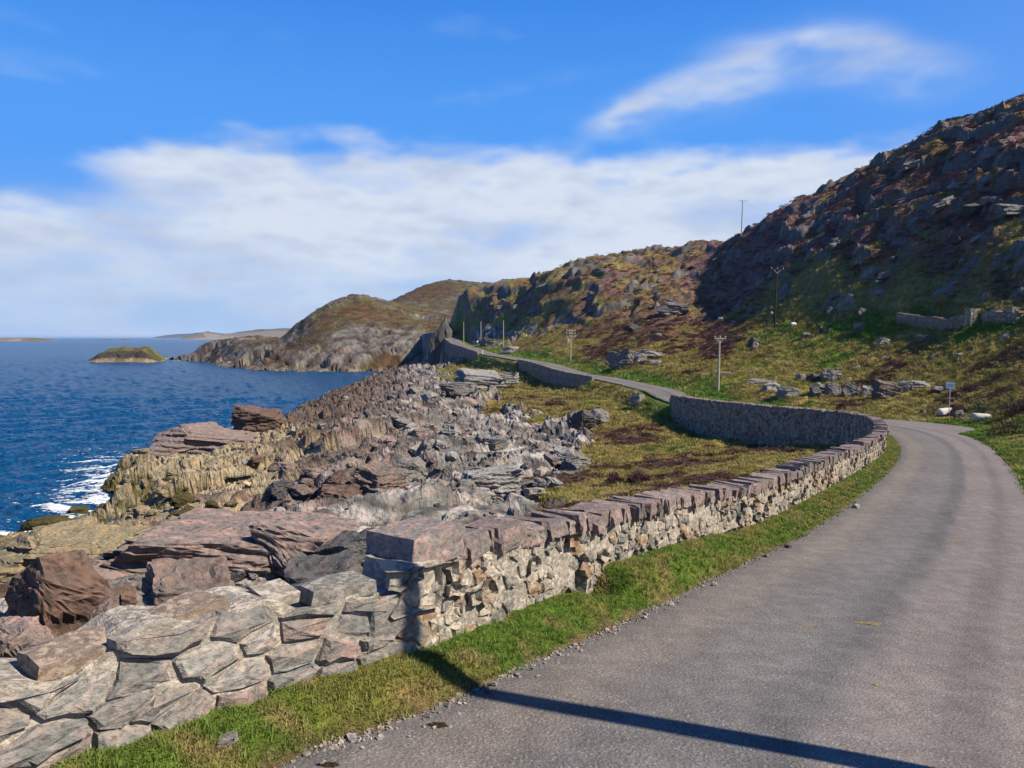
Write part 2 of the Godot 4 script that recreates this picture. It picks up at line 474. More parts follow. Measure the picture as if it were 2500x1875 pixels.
# ---------------------------------------------------------------- the road: its left reference line is the wall's road face, given by [distance ahead, offset to the right, height against the eye]
var ROAD := [[1.2, -4.9, -2.30], [2.4, -3.75, -2.33], [3.3, -3.02, -2.36], [4.15, -2.33, -2.40], [4.65, -1.97, -2.45], [5.1, -1.62, -2.50], [5.5, -1.24, -2.55], [6.0, -0.79, -2.62], [7.0, -0.33, -2.83], [8.05, 0.22, -3.0], [10.1, 1.41, -3.31], [12.9, 3.26, -3.67], [16.0, 5.5, -4.05], [20.0, 8.2, -4.38], [24.5, 11.2, -4.70], [29.0, 14.1, -5.07], [35.0, 17.75, -5.48], [39.0, 19.8, -5.55], [43.0, 21.3, -5.62], [47.0, 21.9, -5.72], [51.0, 21.4, -5.92], [57.0, 20.4, -6.25], [63.0, 19.2, -6.5], [69.0, 17.8, -6.68], [75.0, 16.7, -6.8], [85.0, 16.4, -6.85], [95.0, 16.4, -6.73], [112.0, 12.6, -6.4], [126.0, 8.7, -6.15], [150.0, 3.9, -5.4], [173.0, -2.9, -4.8], [189.0, -8.1, -4.35], [213.0, -14.0, -3.3], [235.0, -19.0, -2.4], [250.0, -22.0, -1.2], [268.0, -26.0, 1.0], [290.0, -31.0, 1.4], [330.0, -40.0, 1.0]]
const RSTEP := 0.1
var rx := PackedFloat32Array()
var ry := PackedFloat32Array()
var rc := PackedFloat32Array()
var rs := PackedFloat32Array()
func road_table() -> void:
	var k := 1
	var d := 1.2
	while d < 330.0:
		while k < ROAD.size() - 1 and d > ROAD[k][0]: k += 1
		var p0 = ROAD[maxi(k - 2, 0)]
		var p1 = ROAD[k - 1]
		var p2 = ROAD[k]
		var p3 = ROAD[mini(k + 1, ROAD.size() - 1)]
		var h: float = p2[0] - p1[0]
		var f: float = (d - p1[0]) / h
		for c in [1, 2]:
			var m1: float = (p2[c] - p0[c]) / maxf(p2[0] - p0[0], 0.01) * h
			var m2: float = (p3[c] - p1[c]) / maxf(p3[0] - p1[0], 0.01) * h
			var val: float = (2 * f * f * f - 3 * f * f + 1) * p1[c] + (f * f * f - 2 * f * f + f) * m1 + (-2 * f * f * f + 3 * f * f) * p2[c] + (f * f * f - f * f) * m2
			if c == 1: rx.append(val)
			else: ry.append(val + EYE)
		d += RSTEP
	for i in rx.size():
		var sl := (rx[mini(i + 5, rx.size() - 1)] - rx[maxi(i - 5, 0)]) / (RSTEP * (mini(i + 5, rx.size() - 1) - maxi(i - 5, 0)))
		rc.append(1.0 / sqrt(1.0 + sl * sl))
		rs.append(sl)

func road_at(D: float) -> Vector3:         # x of the reference line, height, cosine of its slant
	var f := clampf((D - 1.2) / RSTEP, 0.0, rx.size() - 1.001)
	var i := int(f)
	f -= i
	return Vector3(lerpf(rx[i], rx[i + 1], f), lerpf(ry[i], ry[i + 1], f), rc[i])

func drop(D: float) -> float:        # how far the road lies below the foot of the wall
	return 0.2 - 0.12 * smoothstep(18.0, 45.0, D)

func road_edge(D: float) -> float:
	return verge_w(D) + wide(D)

func wide(D: float) -> float:
	return ROAD_W + 1.5 * (1.0 - smoothstep(15.0, 27.0, D)) + 2.6 * smoothstep(44.0, 47.0, D) * (1.0 - smoothstep(55.0, 59.0, D))

func verge_w(D: float) -> float:
	return 0.52 + 0.30 * smoothstep(5.5, 10.5, D) - 0.24 * smoothstep(20.0, 40.0, D) - 0.22 * smoothstep(44.0, 60.0, D)

# the finished ground: height; what it is goes to these
var g_rock := 0.0
var g_hill := 0.0
var g_side := 0.0
var g_veg := 0.0
var g_frac := 0.0
var g_station := 0.0
func land(X: float, D: float) -> float:
	var L := look(LAND, X, D)
	var y := L.x
	var n1 := n_a.get_noise_2d(X, D)
	var n2 := n_b.get_noise_2d(X, D)
	var R := road_at(D)
	var s := (X - R.x) * R.z
	var st_d := D                                   # the station on the road square across from here
	if s > -5.0 and s < 16.0:
		for k in 3:
			var sl := rs[clampi(int((st_d - 1.2) / RSTEP), 0, rs.size() - 1)]
			st_d = clampf(st_d + ((X - R.x) * sl * R.z + (D - st_d) * R.z) * R.z, 1.2, 329.0)
			R = road_at(st_d)
		var sl2 := rs[clampi(int((st_d - 1.2) / RSTEP), 0, rs.size() - 1)]
		s = (X - R.x) * R.z - (D - st_d) * sl2 * R.z
	g_side = s
	g_station = st_d
	g_veg = L.z
	var hill := smoothstep(0.0, 7.0, y - EYE) * smoothstep(-30.0, -10.0, X)
	g_hill = hill
	g_veg += 0.16 * hill + 0.12 * hill * smoothstep(38.0, 52.0, X)
	var far_off := smoothstep(-0.5, -2.6, s) if s < 0.0 else smoothstep(ROAD_W + 1.5, ROAD_W + 6.0, s)
	var rm := smoothstep(0.40, 0.56, L.y + 0.30 * n1 + 0.16 * n2)
	if st_d < WALL_END + 2.0 or s > 0.0: rm *= 1.0 if s < -0.5 else smoothstep(ROAD_W + 1.6, ROAD_W + 4.0, s)
	g_frac = 0.0
	if hill > 0.01:
		# ledges of grass and risers of bare rock
		var st := 6.4
		var ph := (y + 0.20 * X - 0.13 * D + 6.0 * n1 + 0.6 * n2) / st
		var fr := ph - floorf(ph)
		var e := smoothstep(0.30, 0.72, fr)
		var am := L.y * hill
		y += (e - fr) * st * 0.62 * am
		var riser := smoothstep(0.28, 0.4, fr) * (1.0 - smoothstep(0.68, 0.8, fr))
		g_frac = riser
		rm = clampf(lerpf(rm, smoothstep(0.35, 0.62, L.y * 0.46 + riser * 0.45 + n2 * 0.42 + n1 * 0.25 - 0.20), hill), 0.0, 1.0)
		var bb := e_1.get_noise_2d(X * 1.3 + 0.8 * n2, D * 1.0 + y * 0.5) + 1.0
		var kk := c_1.get_noise_2d(X * 1.3 + 0.8 * n2, D * 1.0 + y * 0.5)
		y += rm * hill * (0.9 + 1.2 * n1) * (0.9 * sqrt(clampf(bb * 1.6, 0.0, 1.0)) - 0.6 + 0.8 * kk * smoothstep(0.0, 0.16, bb) + 0.2 * n2)
	var sh := rm * (1.0 - hill)
	if sh > 0.01:
		var w1 := X + 0.9 * n2
		var w2 := D + 0.9 * n1
		var qx := w1 * 0.80 + w2 * 0.60
		var qy := (w2 * 0.80 - w1 * 0.60) * 1.9
		var k1 := c_1.get_noise_2d(qx, qy)
		var k2 := c_2.get_noise_2d(qx, qy)
		var b1 := smoothstep(0.02, 0.20, e_1.get_noise_2d(qx, qy) + 1.0)
		var b2 := smoothstep(0.02, 0.20, e_2.get_noise_2d(qx, qy) + 1.0)
		var b3 := smoothstep(0.02, 0.3, e_3.get_noise_2d(qx * 0.8, qy * 0.8) + 1.0)
		var saw := (qy * 0.17 + k1 * 3.0 + 0.12 * n2)
		saw = saw - floorf(saw)
		saw = saw / 0.78 if saw < 0.78 else (1.0 - saw) / 0.22
		var amp := clampf(D / 26.0, 0.35, 1.15) * far_off
		y += sh * amp * (b1 * (0.80 * k1 + 0.85 * (saw - 0.5)) + 0.36 * b2 * k2 - 0.22 * (1.0 - b2) + 0.16 * b3 * c_3.get_noise_2d(qx * 0.8, qy * 0.8) + 0.2 * n2 + 0.05 * n_c.get_noise_2d(X, D) - 0.8 * (1.0 - b1))
	if rm < 0.99:
		var bump := n_c.get_noise_2d(X, D)
		y += (1.0 - rm) * far_off * (0.22 * n2 + 0.20 * bump * clampf(D / 45.0, 0.4, 1.6))
	g_rock = rm
	if s > ROAD_W + 0.5 and s < ROAD_W + 6.0: g_veg = lerpf(0.08, g_veg, smoothstep(ROAD_W + 2.0, ROAD_W + 6.0, s))
	# road bench
	if s > -3.0 and s < ROAD_W + 9.0:
		var bench := R.y - drop(st_d) - 0.10
		var wgt := 0.0
		if s < 0.0:
			wgt = smoothstep(-0.42, -0.12, s) if st_d < WALL_END or (st_d > 112.0 and st_d < 158.0) or (st_d > 190.0 and st_d < 252.0) else smoothstep(-2.6, -0.2, s)
		else:
			var re := road_edge(st_d)
			wgt = 1.0 - smoothstep(re + 0.2, re + 5.0, s)
			bench += 0.17 * smoothstep(re - 0.05, re + 0.5, s)
		y = lerpf(y, bench, wgt)
	return y

func rock_colour(X: float, D: float, y: float) -> Color:
	var n1 := n_a.get_noise_2d(X * 1.7 + 40, D * 1.7)
	var n2 := n_d.get_noise_2d(X, D + y * 2.0)
	var k := c_2.get_noise_2d(X * 0.7 + y, D * 0.7)
	var tone := 1.0 + 0.28 * k + 0.25 * n2
	var c := Color(0.33, 0.305, 0.285)
	c = c.lerp(Color(0.52, 0.485, 0.45), clampf((n2 + 0.35 * n1 + 0.3 * k + 0.02) * 3.5, 0, 1))
	c = c.lerp(Color(0.33, 0.24, 0.205), clampf((n1 + 0.3 * k - 0.16) * 4.0, 0, 1) * 0.8)
	c = c.lerp(Color(0.10, 0.095, 0.09), clampf((0.25 * k - n2 - 0.12) * 5.0, 0, 1) * 0.85)
	var h := y + 1.7 * n1 + 0.8 * n2 + 0.5 * k
	var left := smoothstep(-2.0, -16.0, X + 0.12 * (D - 40.0))
	var low := 3.0 * smoothstep(72.0, 105.0, D)          # the tide-washed band narrows along the steeper shore
	c = c.lerp(Color(0.19, 0.125, 0.095), smoothstep(7.8, 6.2, h) * clampf(0.75 + 1.2 * n2, 0.3, 1.0) * left)
	c = c.lerp(Color(0.51, 0.415, 0.27), smoothstep(4.8 - low, 3.9 - low, h) * left)
	c = c.lerp(Color(0.13, 0.11, 0.035), smoothstep(0.06, 0.16, n2 + 0.25 * k) * smoothstep(3.0, 2.2, h))
	c = c.lerp(Color(0.17, 0.14, 0.05), smoothstep(0.9, 0.5, h))
	return Color(c.r * tone, c.g * tone, c.b * tone)

func veg_colour(X: float, D: float, veg: float, hill := 0.0) -> Color:
	var n1 := n_a.get_noise_2d(X * 1.3, D * 1.3 - 90)
	var n2 := n_b.get_noise_2d(X * 0.8 + 70, D * 0.8)
	var n3 := n_c.get_noise_2d(X * 1.4, D * 1.4 + 33)
	var h := veg + 0.36 * n1 + 0.26 * n2 + 0.12 * n3
	var c := Color(0.17, 0.30, 0.04)
	c = c.lerp(Color(0.37, 0.31, 0.095), smoothstep(0.12, 0.36, h))
	c = c.lerp(Color(0.44, 0.34, 0.13), clampf((n2 * 0.8 - n1 * 0.3) * 2.2 - 0.1, 0, 1) * 0.7)
	c = c.lerp(Color(0.27, 0.175, 0.085), smoothstep(0.50, 0.72, h))
	c = c.lerp(Color(0.25, 0.135, 0.125), smoothstep(0.76, 0.95, h))
	var tone := 1.0 + 0.35 * n3 + 0.2 * n2
	return Color(c.r * tone, c.g * tone, c.b * tone)

# ---------------------------------------------------------------- meshes of ground
func grid_meshes(pos: PackedVector3Array, cols: PackedColorArray, cls: PackedByteArray, w: int, h: int, names: Array, mats: Array, smooth: Array) -> Dictionary:
	var out := {}
	for c in names.size():
		var remap := PackedInt32Array()
		remap.resize(w * h)
		remap.fill(-1)
		var v := PackedVector3Array()
		var vc := PackedColorArray()
		var idx := PackedInt32Array()
		for j in h - 1:
			for i in w - 1:
				var k := j * w + i
				if cls[k] != c: continue
				for q in [k, k + 1, k + w, k + w + 1]:
					if remap[q] < 0:
						remap[q] = v.size()
						v.append(pos[q])
						vc.append(cols[q])
				var a := remap[k]
				var b := remap[k + 1]
				var e := remap[k + w]
				var f := remap[k + w + 1]
				idx.append(a); idx.append(e); idx.append(b)
				idx.append(b); idx.append(e); idx.append(f)
		if v.size() == 0: continue
		var shape := indexed(v, idx, vc)
		if smooth[c]:
			var st := SurfaceTool.new()
			st.create_from(shape, 0)
			st.generate_normals()
			shape = st.commit()
		var o := put(shape, names[c], mats[c])
		tag(o, "", "", "", "structure")
		out[names[c]] = o
	return out

func build_land() -> void:
	var rows := PackedFloat32Array()
	var d := 2.6
	while d < 430.0:
		rows.append(d)
		d *= 1.0 + (0.0046 if d < 125 else 0.0072)
		if d < 12: d += 0.015
	var cs := PackedFloat32Array()
	var a := -1.0
	while a < 1.7:
		cs.append(a)
		a += 0.0022 if absf(a) < 0.72 else 0.014
	var w := cs.size()
	var h := rows.size()
	var pos := PackedVector3Array()
	pos.resize(w * h)
	var cols := PackedColorArray()
	cols.resize(w * h)
	var cls := PackedByteArray()
	cls.resize(w * h)
	for j in h:
		var D := rows[j]
		for i in w:
			var X := cs[i] * D
			var k := j * w + i
			var y := land(X, D)
			pos[k] = Vector3(X, y, -D)
			if g_rock > 0.3 and g_side < -3.0 or g_hill > 0.3:       # rock faces are not plumb: shift them sideways with height
				var sw := clampf(D / 40.0, 0.25, 2.0) * 0.14 * smoothstep(0.3, 0.6, g_rock)
				pos[k] += Vector3(n_d.get_noise_3d(X * 1.3, y * 3.2, D * 1.3), 0, n_d.get_noise_3d(X * 1.3 + 71, y * 3.2, D * 1.3)) * sw
			var c := 1
			if y < -1.2: c = 9
			elif g_side > 0.25 and g_side < ROAD_W + 0.1: c = 9
			elif g_hill > 0.5: c = 2
			elif g_rock > 0.5: c = 0
			cls[k] = c
			if c == 9:
				cols[k] = Color(0.2, 0.2, 0.1)
				continue
			var vc := veg_colour(X, D, g_veg, g_hill)
			if g_rock > 0.02:
				var rcol := rock_colour(X, D, y)
				if g_hill > 0.01:
					var n := n_d.get_noise_2d(X * 0.6, D * 0.6 + y)
					var hc := Color(0.21, 0.195, 0.18).lerp(Color(0.38, 0.36, 0.335), clampf(n * 3.0 - 0.3, 0, 1))
					rcol = rcol.lerp(hc, g_hill)
				vc = vc.lerp(rcol, smoothstep(0.35, 0.6, g_rock))
			cols[k] = vc
	grid_meshes(pos, cols, cls, w, h, ["shore_bedrock", "moorland", "hillside"], [M.shore, M.moor, M.hill], [false, true, true])
	print("land ", w, "x", h)

func build_headland() -> void:
	var rows := PackedFloat32Array()
	var d := 280.0
	while d < 760.0:
		rows.append(d)
		d *= 1.0045 if d < 480 else 1.008
	var cs := PackedFloat32Array()
	var a := -0.50
	while a < 0.05:
		cs.append(a)
		a += 0.0017
	var w := cs.size()
	var h := rows.size()
	var pos := PackedVector3Array()
	pos.resize(w * h)
	var cols := PackedColorArray()
	cols.resize(w * h)
	var cls := PackedByteArray()
	cls.resize(w * h)
	for j in h:
		var D := rows[j]
		for i in w:
			var X := cs[i] * D
			var k := j * w + i
			var L := look(HEAD, X, D)
			var y := L.x
			var n1 := n_a.get_noise_2d(X * 0.4, D * 0.4)
			var n2 := n_b.get_noise_2d(X * 0.4, D * 0.4)
			var rm := smoothstep(0.46, 0.58, L.y + 0.40 * n1 + 0.36 * n2)
			var qx := X * 0.7 + D * 0.7 + 2.0 * n2
			var qy := (D * 0.7 - X * 0.7) * 1.8
			var k1 := c_1.get_noise_2d(qx * 0.45, qy * 0.45)
			var k2 := c_2.get_noise_2d(qx * 0.4, qy * 0.4)
			var cliff := smoothstep(14.0, 4.0, y)
			y += rm * ((1.0 + 2.2 * cliff) * k1 + (0.7 + 0.6 * cliff) * k2) + 0.5 * n2
			pos[k] = Vector3(X, y, -D)
			cls[k] = 9 if y < -1.5 else 0
			var tone := 1.0 + 0.3 * k2 + 0.3 * n_d.get_noise_2d(X * 0.5, D * 0.5)
			var vc := Color(0.155, 0.12, 0.05).lerp(Color(0.15, 0.145, 0.045), clampf(n1 * 4.0, 0, 1)).lerp(Color(0.16, 0.095, 0.045), clampf(-n1 * 3.0, 0, 1))
			var rc2 := Color(0.27, 0.24, 0.215).lerp(Color(0.13, 0.095, 0.08), clampf(n2 * 3.0 + 0.2, 0, 1))
			rc2 = rc2.lerp(Color(0.34, 0.27, 0.165), smoothstep(1.2 + n2, 0.8 + n2, y))
			vc = vc.lerp(rc2, rm)
			cols[k] = Color(vc.r * tone, vc.g * tone, vc.b * tone)
	grid_meshes(pos, cols, cls, w, h, ["headland"], [M.far], [true])

# an island or a strip of far coast: profile of [column, row of the top], its waterline at the front distance
func island(called: String, prof: Array, d0: float, depth: float, ncol: int, nrow: int, rough: float, top: Color, cliffc: Color, tide: Color, seedv: float) -> MeshInstance3D:
	var v := PackedVector3Array()
	var cols := PackedColorArray()
	var idx := PackedInt32Array()
	var u0: float = prof[0][0]
	var u1: float = prof[prof.size() - 1][0]
	for j in nrow:
		var f := j / float(nrow - 1)
		var D := d0 + depth * f
		for i in ncol:
			var e := i / float(ncol - 1)
			var u := lerpf(u0, u1, e)
			var X := (u - 1250.0) / F * d0
			var hgt: float = EYE - (knots(prof, u) - 822.0) / F * d0
			var ends := smoothstep(0.0, 0.05, e) * smoothstep(1.0, 0.95, e)
			var sh: float = smoothstep(0.0, 0.10, f) * 0.22 + smoothstep(0.12, 0.26, f) * 0.58 + smoothstep(0.26, 0.6, f) * 0.20
			sh *= smoothstep(1.0, 0.75, f)
			var n := n_b.get_noise_2d((X + seedv) * rough, D * rough)
			var n2 := c_2.get_noise_2d((X + seedv) * rough * 0.7, D * rough * 0.7)
			var bite := n_a.get_noise_2d((X + seedv) * rough * 0.5, 7.0) * 0.16 * depth * (1.0 - f)
			var y := -1.5 + (hgt + 1.5) * sh * ends * (1.0 + 0.10 * n) + hgt * (0.10 * n2 + 0.08 * n) * sh * ends
			v.append(Vector3(X * D / d0 * 0.5 + X * 0.5, y, -(D + bite)))
			var c := cliffc.lerp(top, smoothstep(0.27, 0.36, f + 0.08 * n))
			c = c.lerp(tide, smoothstep(0.34, 0.27, y / maxf(hgt, 0.1) + 0.1 * n))
			var tone := 1.0 + 0.3 * n2 + 0.3 * n
			cols.append(Color(c.r * tone, c.g * tone, c.b * tone))
			if i > 0 and j > 0:
				var k := j * ncol + i
				idx.append(k - ncol - 1); idx.append(k - 1); idx.append(k - ncol)
				idx.append(k - ncol); idx.append(k - 1); idx.append(k)
	return put(indexed(v, idx, cols), called, M.far)

func build_sea() -> void:
	var rows := PackedFloat32Array()
	var d := 30.0
	while d < 9000.0:
		rows.append(d)
		d *= 1.0062 if d < 170 else (1.012 if d < 600 else 1.05)
	rows.append(9000.0)
	var v := PackedVector3Array()
	var idx := PackedInt32Array()
	var nor := PackedVector3Array()
	var wv := noise(77, 0.16, FastNoiseLite.TYPE_SIMPLEX_SMOOTH, 4)
	var nc := 420
	for j in rows.size():
		var D := rows[j]
		for i in nc:
			var a := lerpf(-1.1, 0.15, i / float(nc - 1))
			if D > 700: a = lerpf(-1.1, 1.1, i / float(nc - 1))
			elif D > 400: a = lerpf(-1.1, lerpf(0.15, 1.1, (D - 400) / 300.0), i / float(nc - 1))
			var X := a * D
			var am := 0.55 * (1.0 - smoothstep(300.0, 700.0, D))
			var qx := X * 0.75 + D * 0.66
			var qy := D * 0.75 - X * 0.66
			var y := am * (wv.get_noise_2d(qx * 0.55, qy * 1.2) + 0.5 * wv.get_noise_2d(qx * 1.3 + 50, qy * 1.9))
			v.append(Vector3(X, y, -D))
			if i > 0 and j > 0:
				var k := j * nc + i
				idx.append(k - nc - 1); idx.append(k - 1); idx.append(k - nc)
				idx.append(k - nc); idx.append(k - 1); idx.append(k)
	var st := SurfaceTool.new()
	st.create_from(indexed(v, idx), 0)
	st.generate_normals()
	tag(put(st.commit(), "sea", M.sea), "", "", "", "structure")

# ---------------------------------------------------------------- polytopes
func clip3(poly: PackedVector3Array, n: Vector3, d: float) -> PackedVector3Array:
	var out := PackedVector3Array()
	var m := poly.size()
	for i in m:
		var a := poly[i]
		var b := poly[(i + 1) % m]
		var da := a.dot(n) - d
		var db := b.dot(n) - d
		if da <= 0: out.append(a)
		if (da < 0 and db > 0) or (da > 0 and db < 0): out.append(a.lerp(b, da / (da - db)))
	return out

func polytope(pl: Array, sub: int, amp: float, nz: FastNoiseLite, off: Vector3) -> PackedVector3Array:
	var tris := PackedVector3Array()
	for i in pl.size():
		var n: Vector3 = pl[i][0]
		var t := n.cross(Vector3(0.31, 0.9, 0.2)).normalized()
		var b := n.cross(t)
		var o: Vector3 = n * pl[i][1]
		var poly := PackedVector3Array([o + t * 4 + b * 4, o - t * 4 + b * 4, o - t * 4 - b * 4, o + t * 4 - b * 4])
		for j in pl.size():
			if j != i and poly.size() > 2: poly = clip3(poly, pl[j][0], pl[j][1])
		if poly.size() < 3: continue
		var c := Vector3.ZERO
		for p in poly: c += p
		c /= poly.size()
		for k in poly.size():
			var p := poly[k]
			var q := poly[(k + 1) % poly.size()]
			if p.distance_squared_to(q) < 1e-8: continue
			if (p - c).cross(q - c).dot(n) < 0: tris.append(c); tris.append(p); tris.append(q)
			else: tris.append(c); tris.append(q); tris.append(p)
	for s in sub:
		var nt := PackedVector3Array()
		for k in range(0, tris.size(), 3):
			var a := tris[k]
			var b := tris[k + 1]
			var c := tris[k + 2]
			var ab := (a + b) * 0.5
			var bc := (b + c) * 0.5
			var ca := (c + a) * 0.5
			nt.append_array(PackedVector3Array([a, ab, ca, ab, b, bc, ca, bc, c, ab, bc, ca]))
		tris = nt
	if amp > 0:
		for k in tris.size():
			var p := tris[k]
			var w := Vector3(nz.get_noise_3dv(p + off), nz.get_noise_3dv(p + off + Vector3(31, 7, 2)), nz.get_noise_3dv(p + off + Vector3(5, 61, 9)))
			tris[k] = p + w * amp
	return tris

func block_planes(rng: RandomNumberGenerator, tilt: float, chops: int, lo: float, hi: float) -> Array:
	var pl := []
	for n in [Vector3.RIGHT, Vector3.LEFT, Vector3.UP, Vector3.DOWN, Vector3.BACK, Vector3.FORWARD]:
		pl.append([(n + Vector3(rng.randf_range(-tilt, tilt), rng.randf_range(-tilt, tilt), rng.randf_range(-tilt, tilt))).normalized(), 1.0 - rng.randf() * 0.12])
	for k in chops:
		var n := Vector3(rng.randf_range(-1, 1), rng.randf_range(-1, 1), rng.randf_range(-1, 1)).normalized()
		pl.append([n, rng.randf_range(lo, hi)])
	return pl

func make_shapes() -> void:
	var rng := RandomNumberGenerator.new()
	rng.seed = 5
	var nz := noise(9, 0.8, FastNoiseLite.TYPE_SIMPLEX_SMOOTH, 3)
	var ce := cells(14, 1.25)
	var cf := cells(15, 3.1)
	for k in 14:
		var pl := block_planes(rng, 0.30 if k < 9 else 0.5, 8 if k < 9 else 13, 0.86, 1.25)
		var t := polytope(pl, 4 if k < 5 else 3, 0.13, nz, Vector3(k * 17, 3, k))
		# split along bedding and joints: pieces stand a little proud of each other
		var axis := Vector3(rng.randf_range(-0.5, 0.5), 1, rng.randf_range(-0.5, 0.5)).normalized()
		for q in t.size():
			var p := t[q]
			var w := Vector3(p.x, p.y * 2.2, p.z) + axis * k * 5.0
			var d := 0.085 * ce.get_noise_3dv(w) + 0.02 * cf.get_noise_3dv(w)
			var lay := p.dot(axis) * 3.4 + 0.5 * nz.get_noise_3dv(p * 0.6)
			d += 0.014 * (1.0 if lay - floorf(lay) < 0.55 else -1.0)
			t[q] = p * (0.93 + d)
		shapes.append(soup(t))

# the first place where the line of sight of a photo point meets the ground beyond a distance
func hit(u: float, v: float, d_min := 6.0, d_max := 420.0) -> Vector3:
	var d := d_min
	var was := d_min
	while d < d_max:
		var p := at(u, v, d)
		if land(p.x, d) >= p.y:
			for k in 6:
				var m := (was + d) * 0.5
				var q := at(u, v, m)
				if land(q.x, m) >= q.y: d = m
				else: was = m
			p = at(u, v, d)
			p.y = land(p.x, d)
			return p
		was = d
		d *= 1.015
	return Vector3.ZERO

# ---------------------------------------------------------------- shore rocks
func place_rock(called: String, k: int, m: Material, p: Vector3, size: Vector3, turn: Vector3, sink: float) -> MeshInstance3D:
	var o := put(shapes[k % shapes.size()], called, m)
	o.transform = Transform3D(Basis.from_euler(turn).scaled_local(size * 0.5), p + Vector3(0, size.y * (0.5 - sink), 0))
	return o

func build_rocks() -> void:
	var rng := RandomNumberGenerator.new()
	rng.seed = 21
	# boulders one can name: [column, row of the foot, width, height in photo pixels, nearest distance, metres deep / wide, material, shape, turn, label]
	var heroes := [
		[478, 1538, 215, 165, 7.0, 0.75, "rock_block", 0, 0.25, "square brown block with pale lichen spots just behind the low broken wall"],
		[150, 1560, 225, 235, 8.4, 0.9, "rock_red", 10, 0.5, "tall dark red-brown boulder behind the broken end of the wall"],
		[175, 1400, 360, 120, 24.0, 0.7, "rock_tan", 2, 0.2, "broad pale tan slab sloping to the surf beside the wave-washed rock"],
		[600, 1405, 520, 130, 14.0, 0.7, "rock_pink", 3, 0.35, "long pinkish ledge of cracked rock behind the square brown block"],
		[45, 1640, 150, 150, 6.2, 0.9, "rock_pink", 11, 0.9, "rounded pink boulder against the seaward foot of the broken wall"],
		[262, 1550, 80, 90, 7.4, 0.7, "rock_block", 12, 0.3, "small upright streaked stone between the red-brown boulder and the block"],
		[285, 1490, 95, 60, 8.4, 0.8, "rock_red", 5, 0.6, "squat streaked stone standing behind the small upright stone"],
		[790, 1475, 190, 130, 7.6, 0.8, "rock_dark", 6, 0.7, "dark slanted slab with moss beside the big coping block"],
		[735, 1365, 200, 100, 11.0, 0.8, "rock_pink", 7, 0.2, "pale pink angular boulder behind the dark mossy slab"],
		[860, 1370, 130, 70, 11.0, 0.9, "rock_dark", 8, 1.1, "dark grey boulder in the gully below the coping block"],
		[1210, 1096, 55, 32, 30.0, 0.9, "rock_grey", 1, 0.4, "smooth brownish-grey boulder in the white rubble below the grass"],
		[1100, 1062, 50, 34, 30.0, 0.8, "rock_pale", 4, 1.2, "pale rounded boulder standing on the red ledge"],
		[1030, 1075, 44, 34, 30.0, 0.8, "rock_pink", 9, 0.2, "rosy boulder beside the pale rounded one on the ledge"],
		[1405, 1145, 62, 40, 30.0, 0.9, "rock_grey", 2, 0.8, "large grey boulder at the edge of the heather bank"],
		[1375, 1125, 52, 36, 30.0, 0.9, "rock_pale", 6, 0.1, "whitish boulder leaning on the large grey one by the heather bank"],
		[1195, 1200, 160, 60, 20.0, 0.8, "rock_pale", 3, 0.5, "lichen-whitened hump of rock below the first coping stones"],
		[930, 1195, 110, 60, 20.0, 0.8, "rock_block", 0, 0.9, "brown angular boulder overhanging the dark gully"],
		[1000, 1170, 90, 55, 20.0, 0.8, "rock_grey", 5, 0.5, "flat-topped grey boulder above the dark gully"],
		[115, 1296, 125, 42, 50.0, 0.5, "rock_weed", 11, 0.25, "weed-covered rock washed by the waves apart from the shore"],
		[192, 1250, 45, 20, 52.0, 0.6, "rock_weed", 13, 0.4, "small black rock awash in the foam"],
		[500, 1140, 230, 75, 76.0, 0.6, "rock_pink", 2, 0.3, "big banded pinkish outcrop at the point above the surf"],
		[395, 1125, 95, 40, 80.0, 0.7, "rock_tan", 9, 0.3, "tan knob of rock at the seaward end of the point"],
		[630, 1085, 120, 55, 84.0, 0.7, "rock_red", 1, 0.2, "dark red rock above the cove beyond the point"],
		[1175, 943, 110, 38, 96.0, 0.6, "rock_pale", 0, 0.15, "squared pale rock step split by black clefts below the road"],
		[1235, 940, 66, 32, 100.0, 0.6, "rock_pale", 3, 0.2, "second squared pale rock step beside the cleft one"],
		[1125, 962, 80, 34, 90.0, 0.6, "rock_grey", 7, 0.3, "grey rock step at the seaward end of the squared steps"],
		[1560, 985, 40, 26, 60.0, 0.8, "rock_pale", 4, 0.6, "lone grey boulder on the green bank near the end of the wall"],
		[1420, 1040, 60, 40, 60.0, 0.8, "rock_dark", 10, 0.2, "dark split boulder with white faces in the grass hollow"],
		[1465, 1035, 46, 36, 60.0, 0.8, "rock_grey", 12, 0.9, "grey boulder beside the dark split one in the hollow"],
	]
	for hr in heroes:
		var p := hit(hr[0], hr[1], hr[4])
		if hr[6] == "rock_weed":
			p = at(hr[0], hr[1], (EYE - 0.1) * F / (hr[1] - 822.0))
			p.y = -0.15
		if p == Vector3.ZERO: continue
		var px := -p.z / F
		var size := Vector3(hr[2] * px, hr[3] * px * 1.1, hr[2] * px * hr[5])
		var o := place_rock("boulder", hr[7], M[hr[6]], p, size * 1.04, Vector3(rng.randf_range(-0.12, 0.12), hr[8], rng.randf_range(-0.12, 0.12)), 0.2)
		tag(o, hr[9], "boulder")
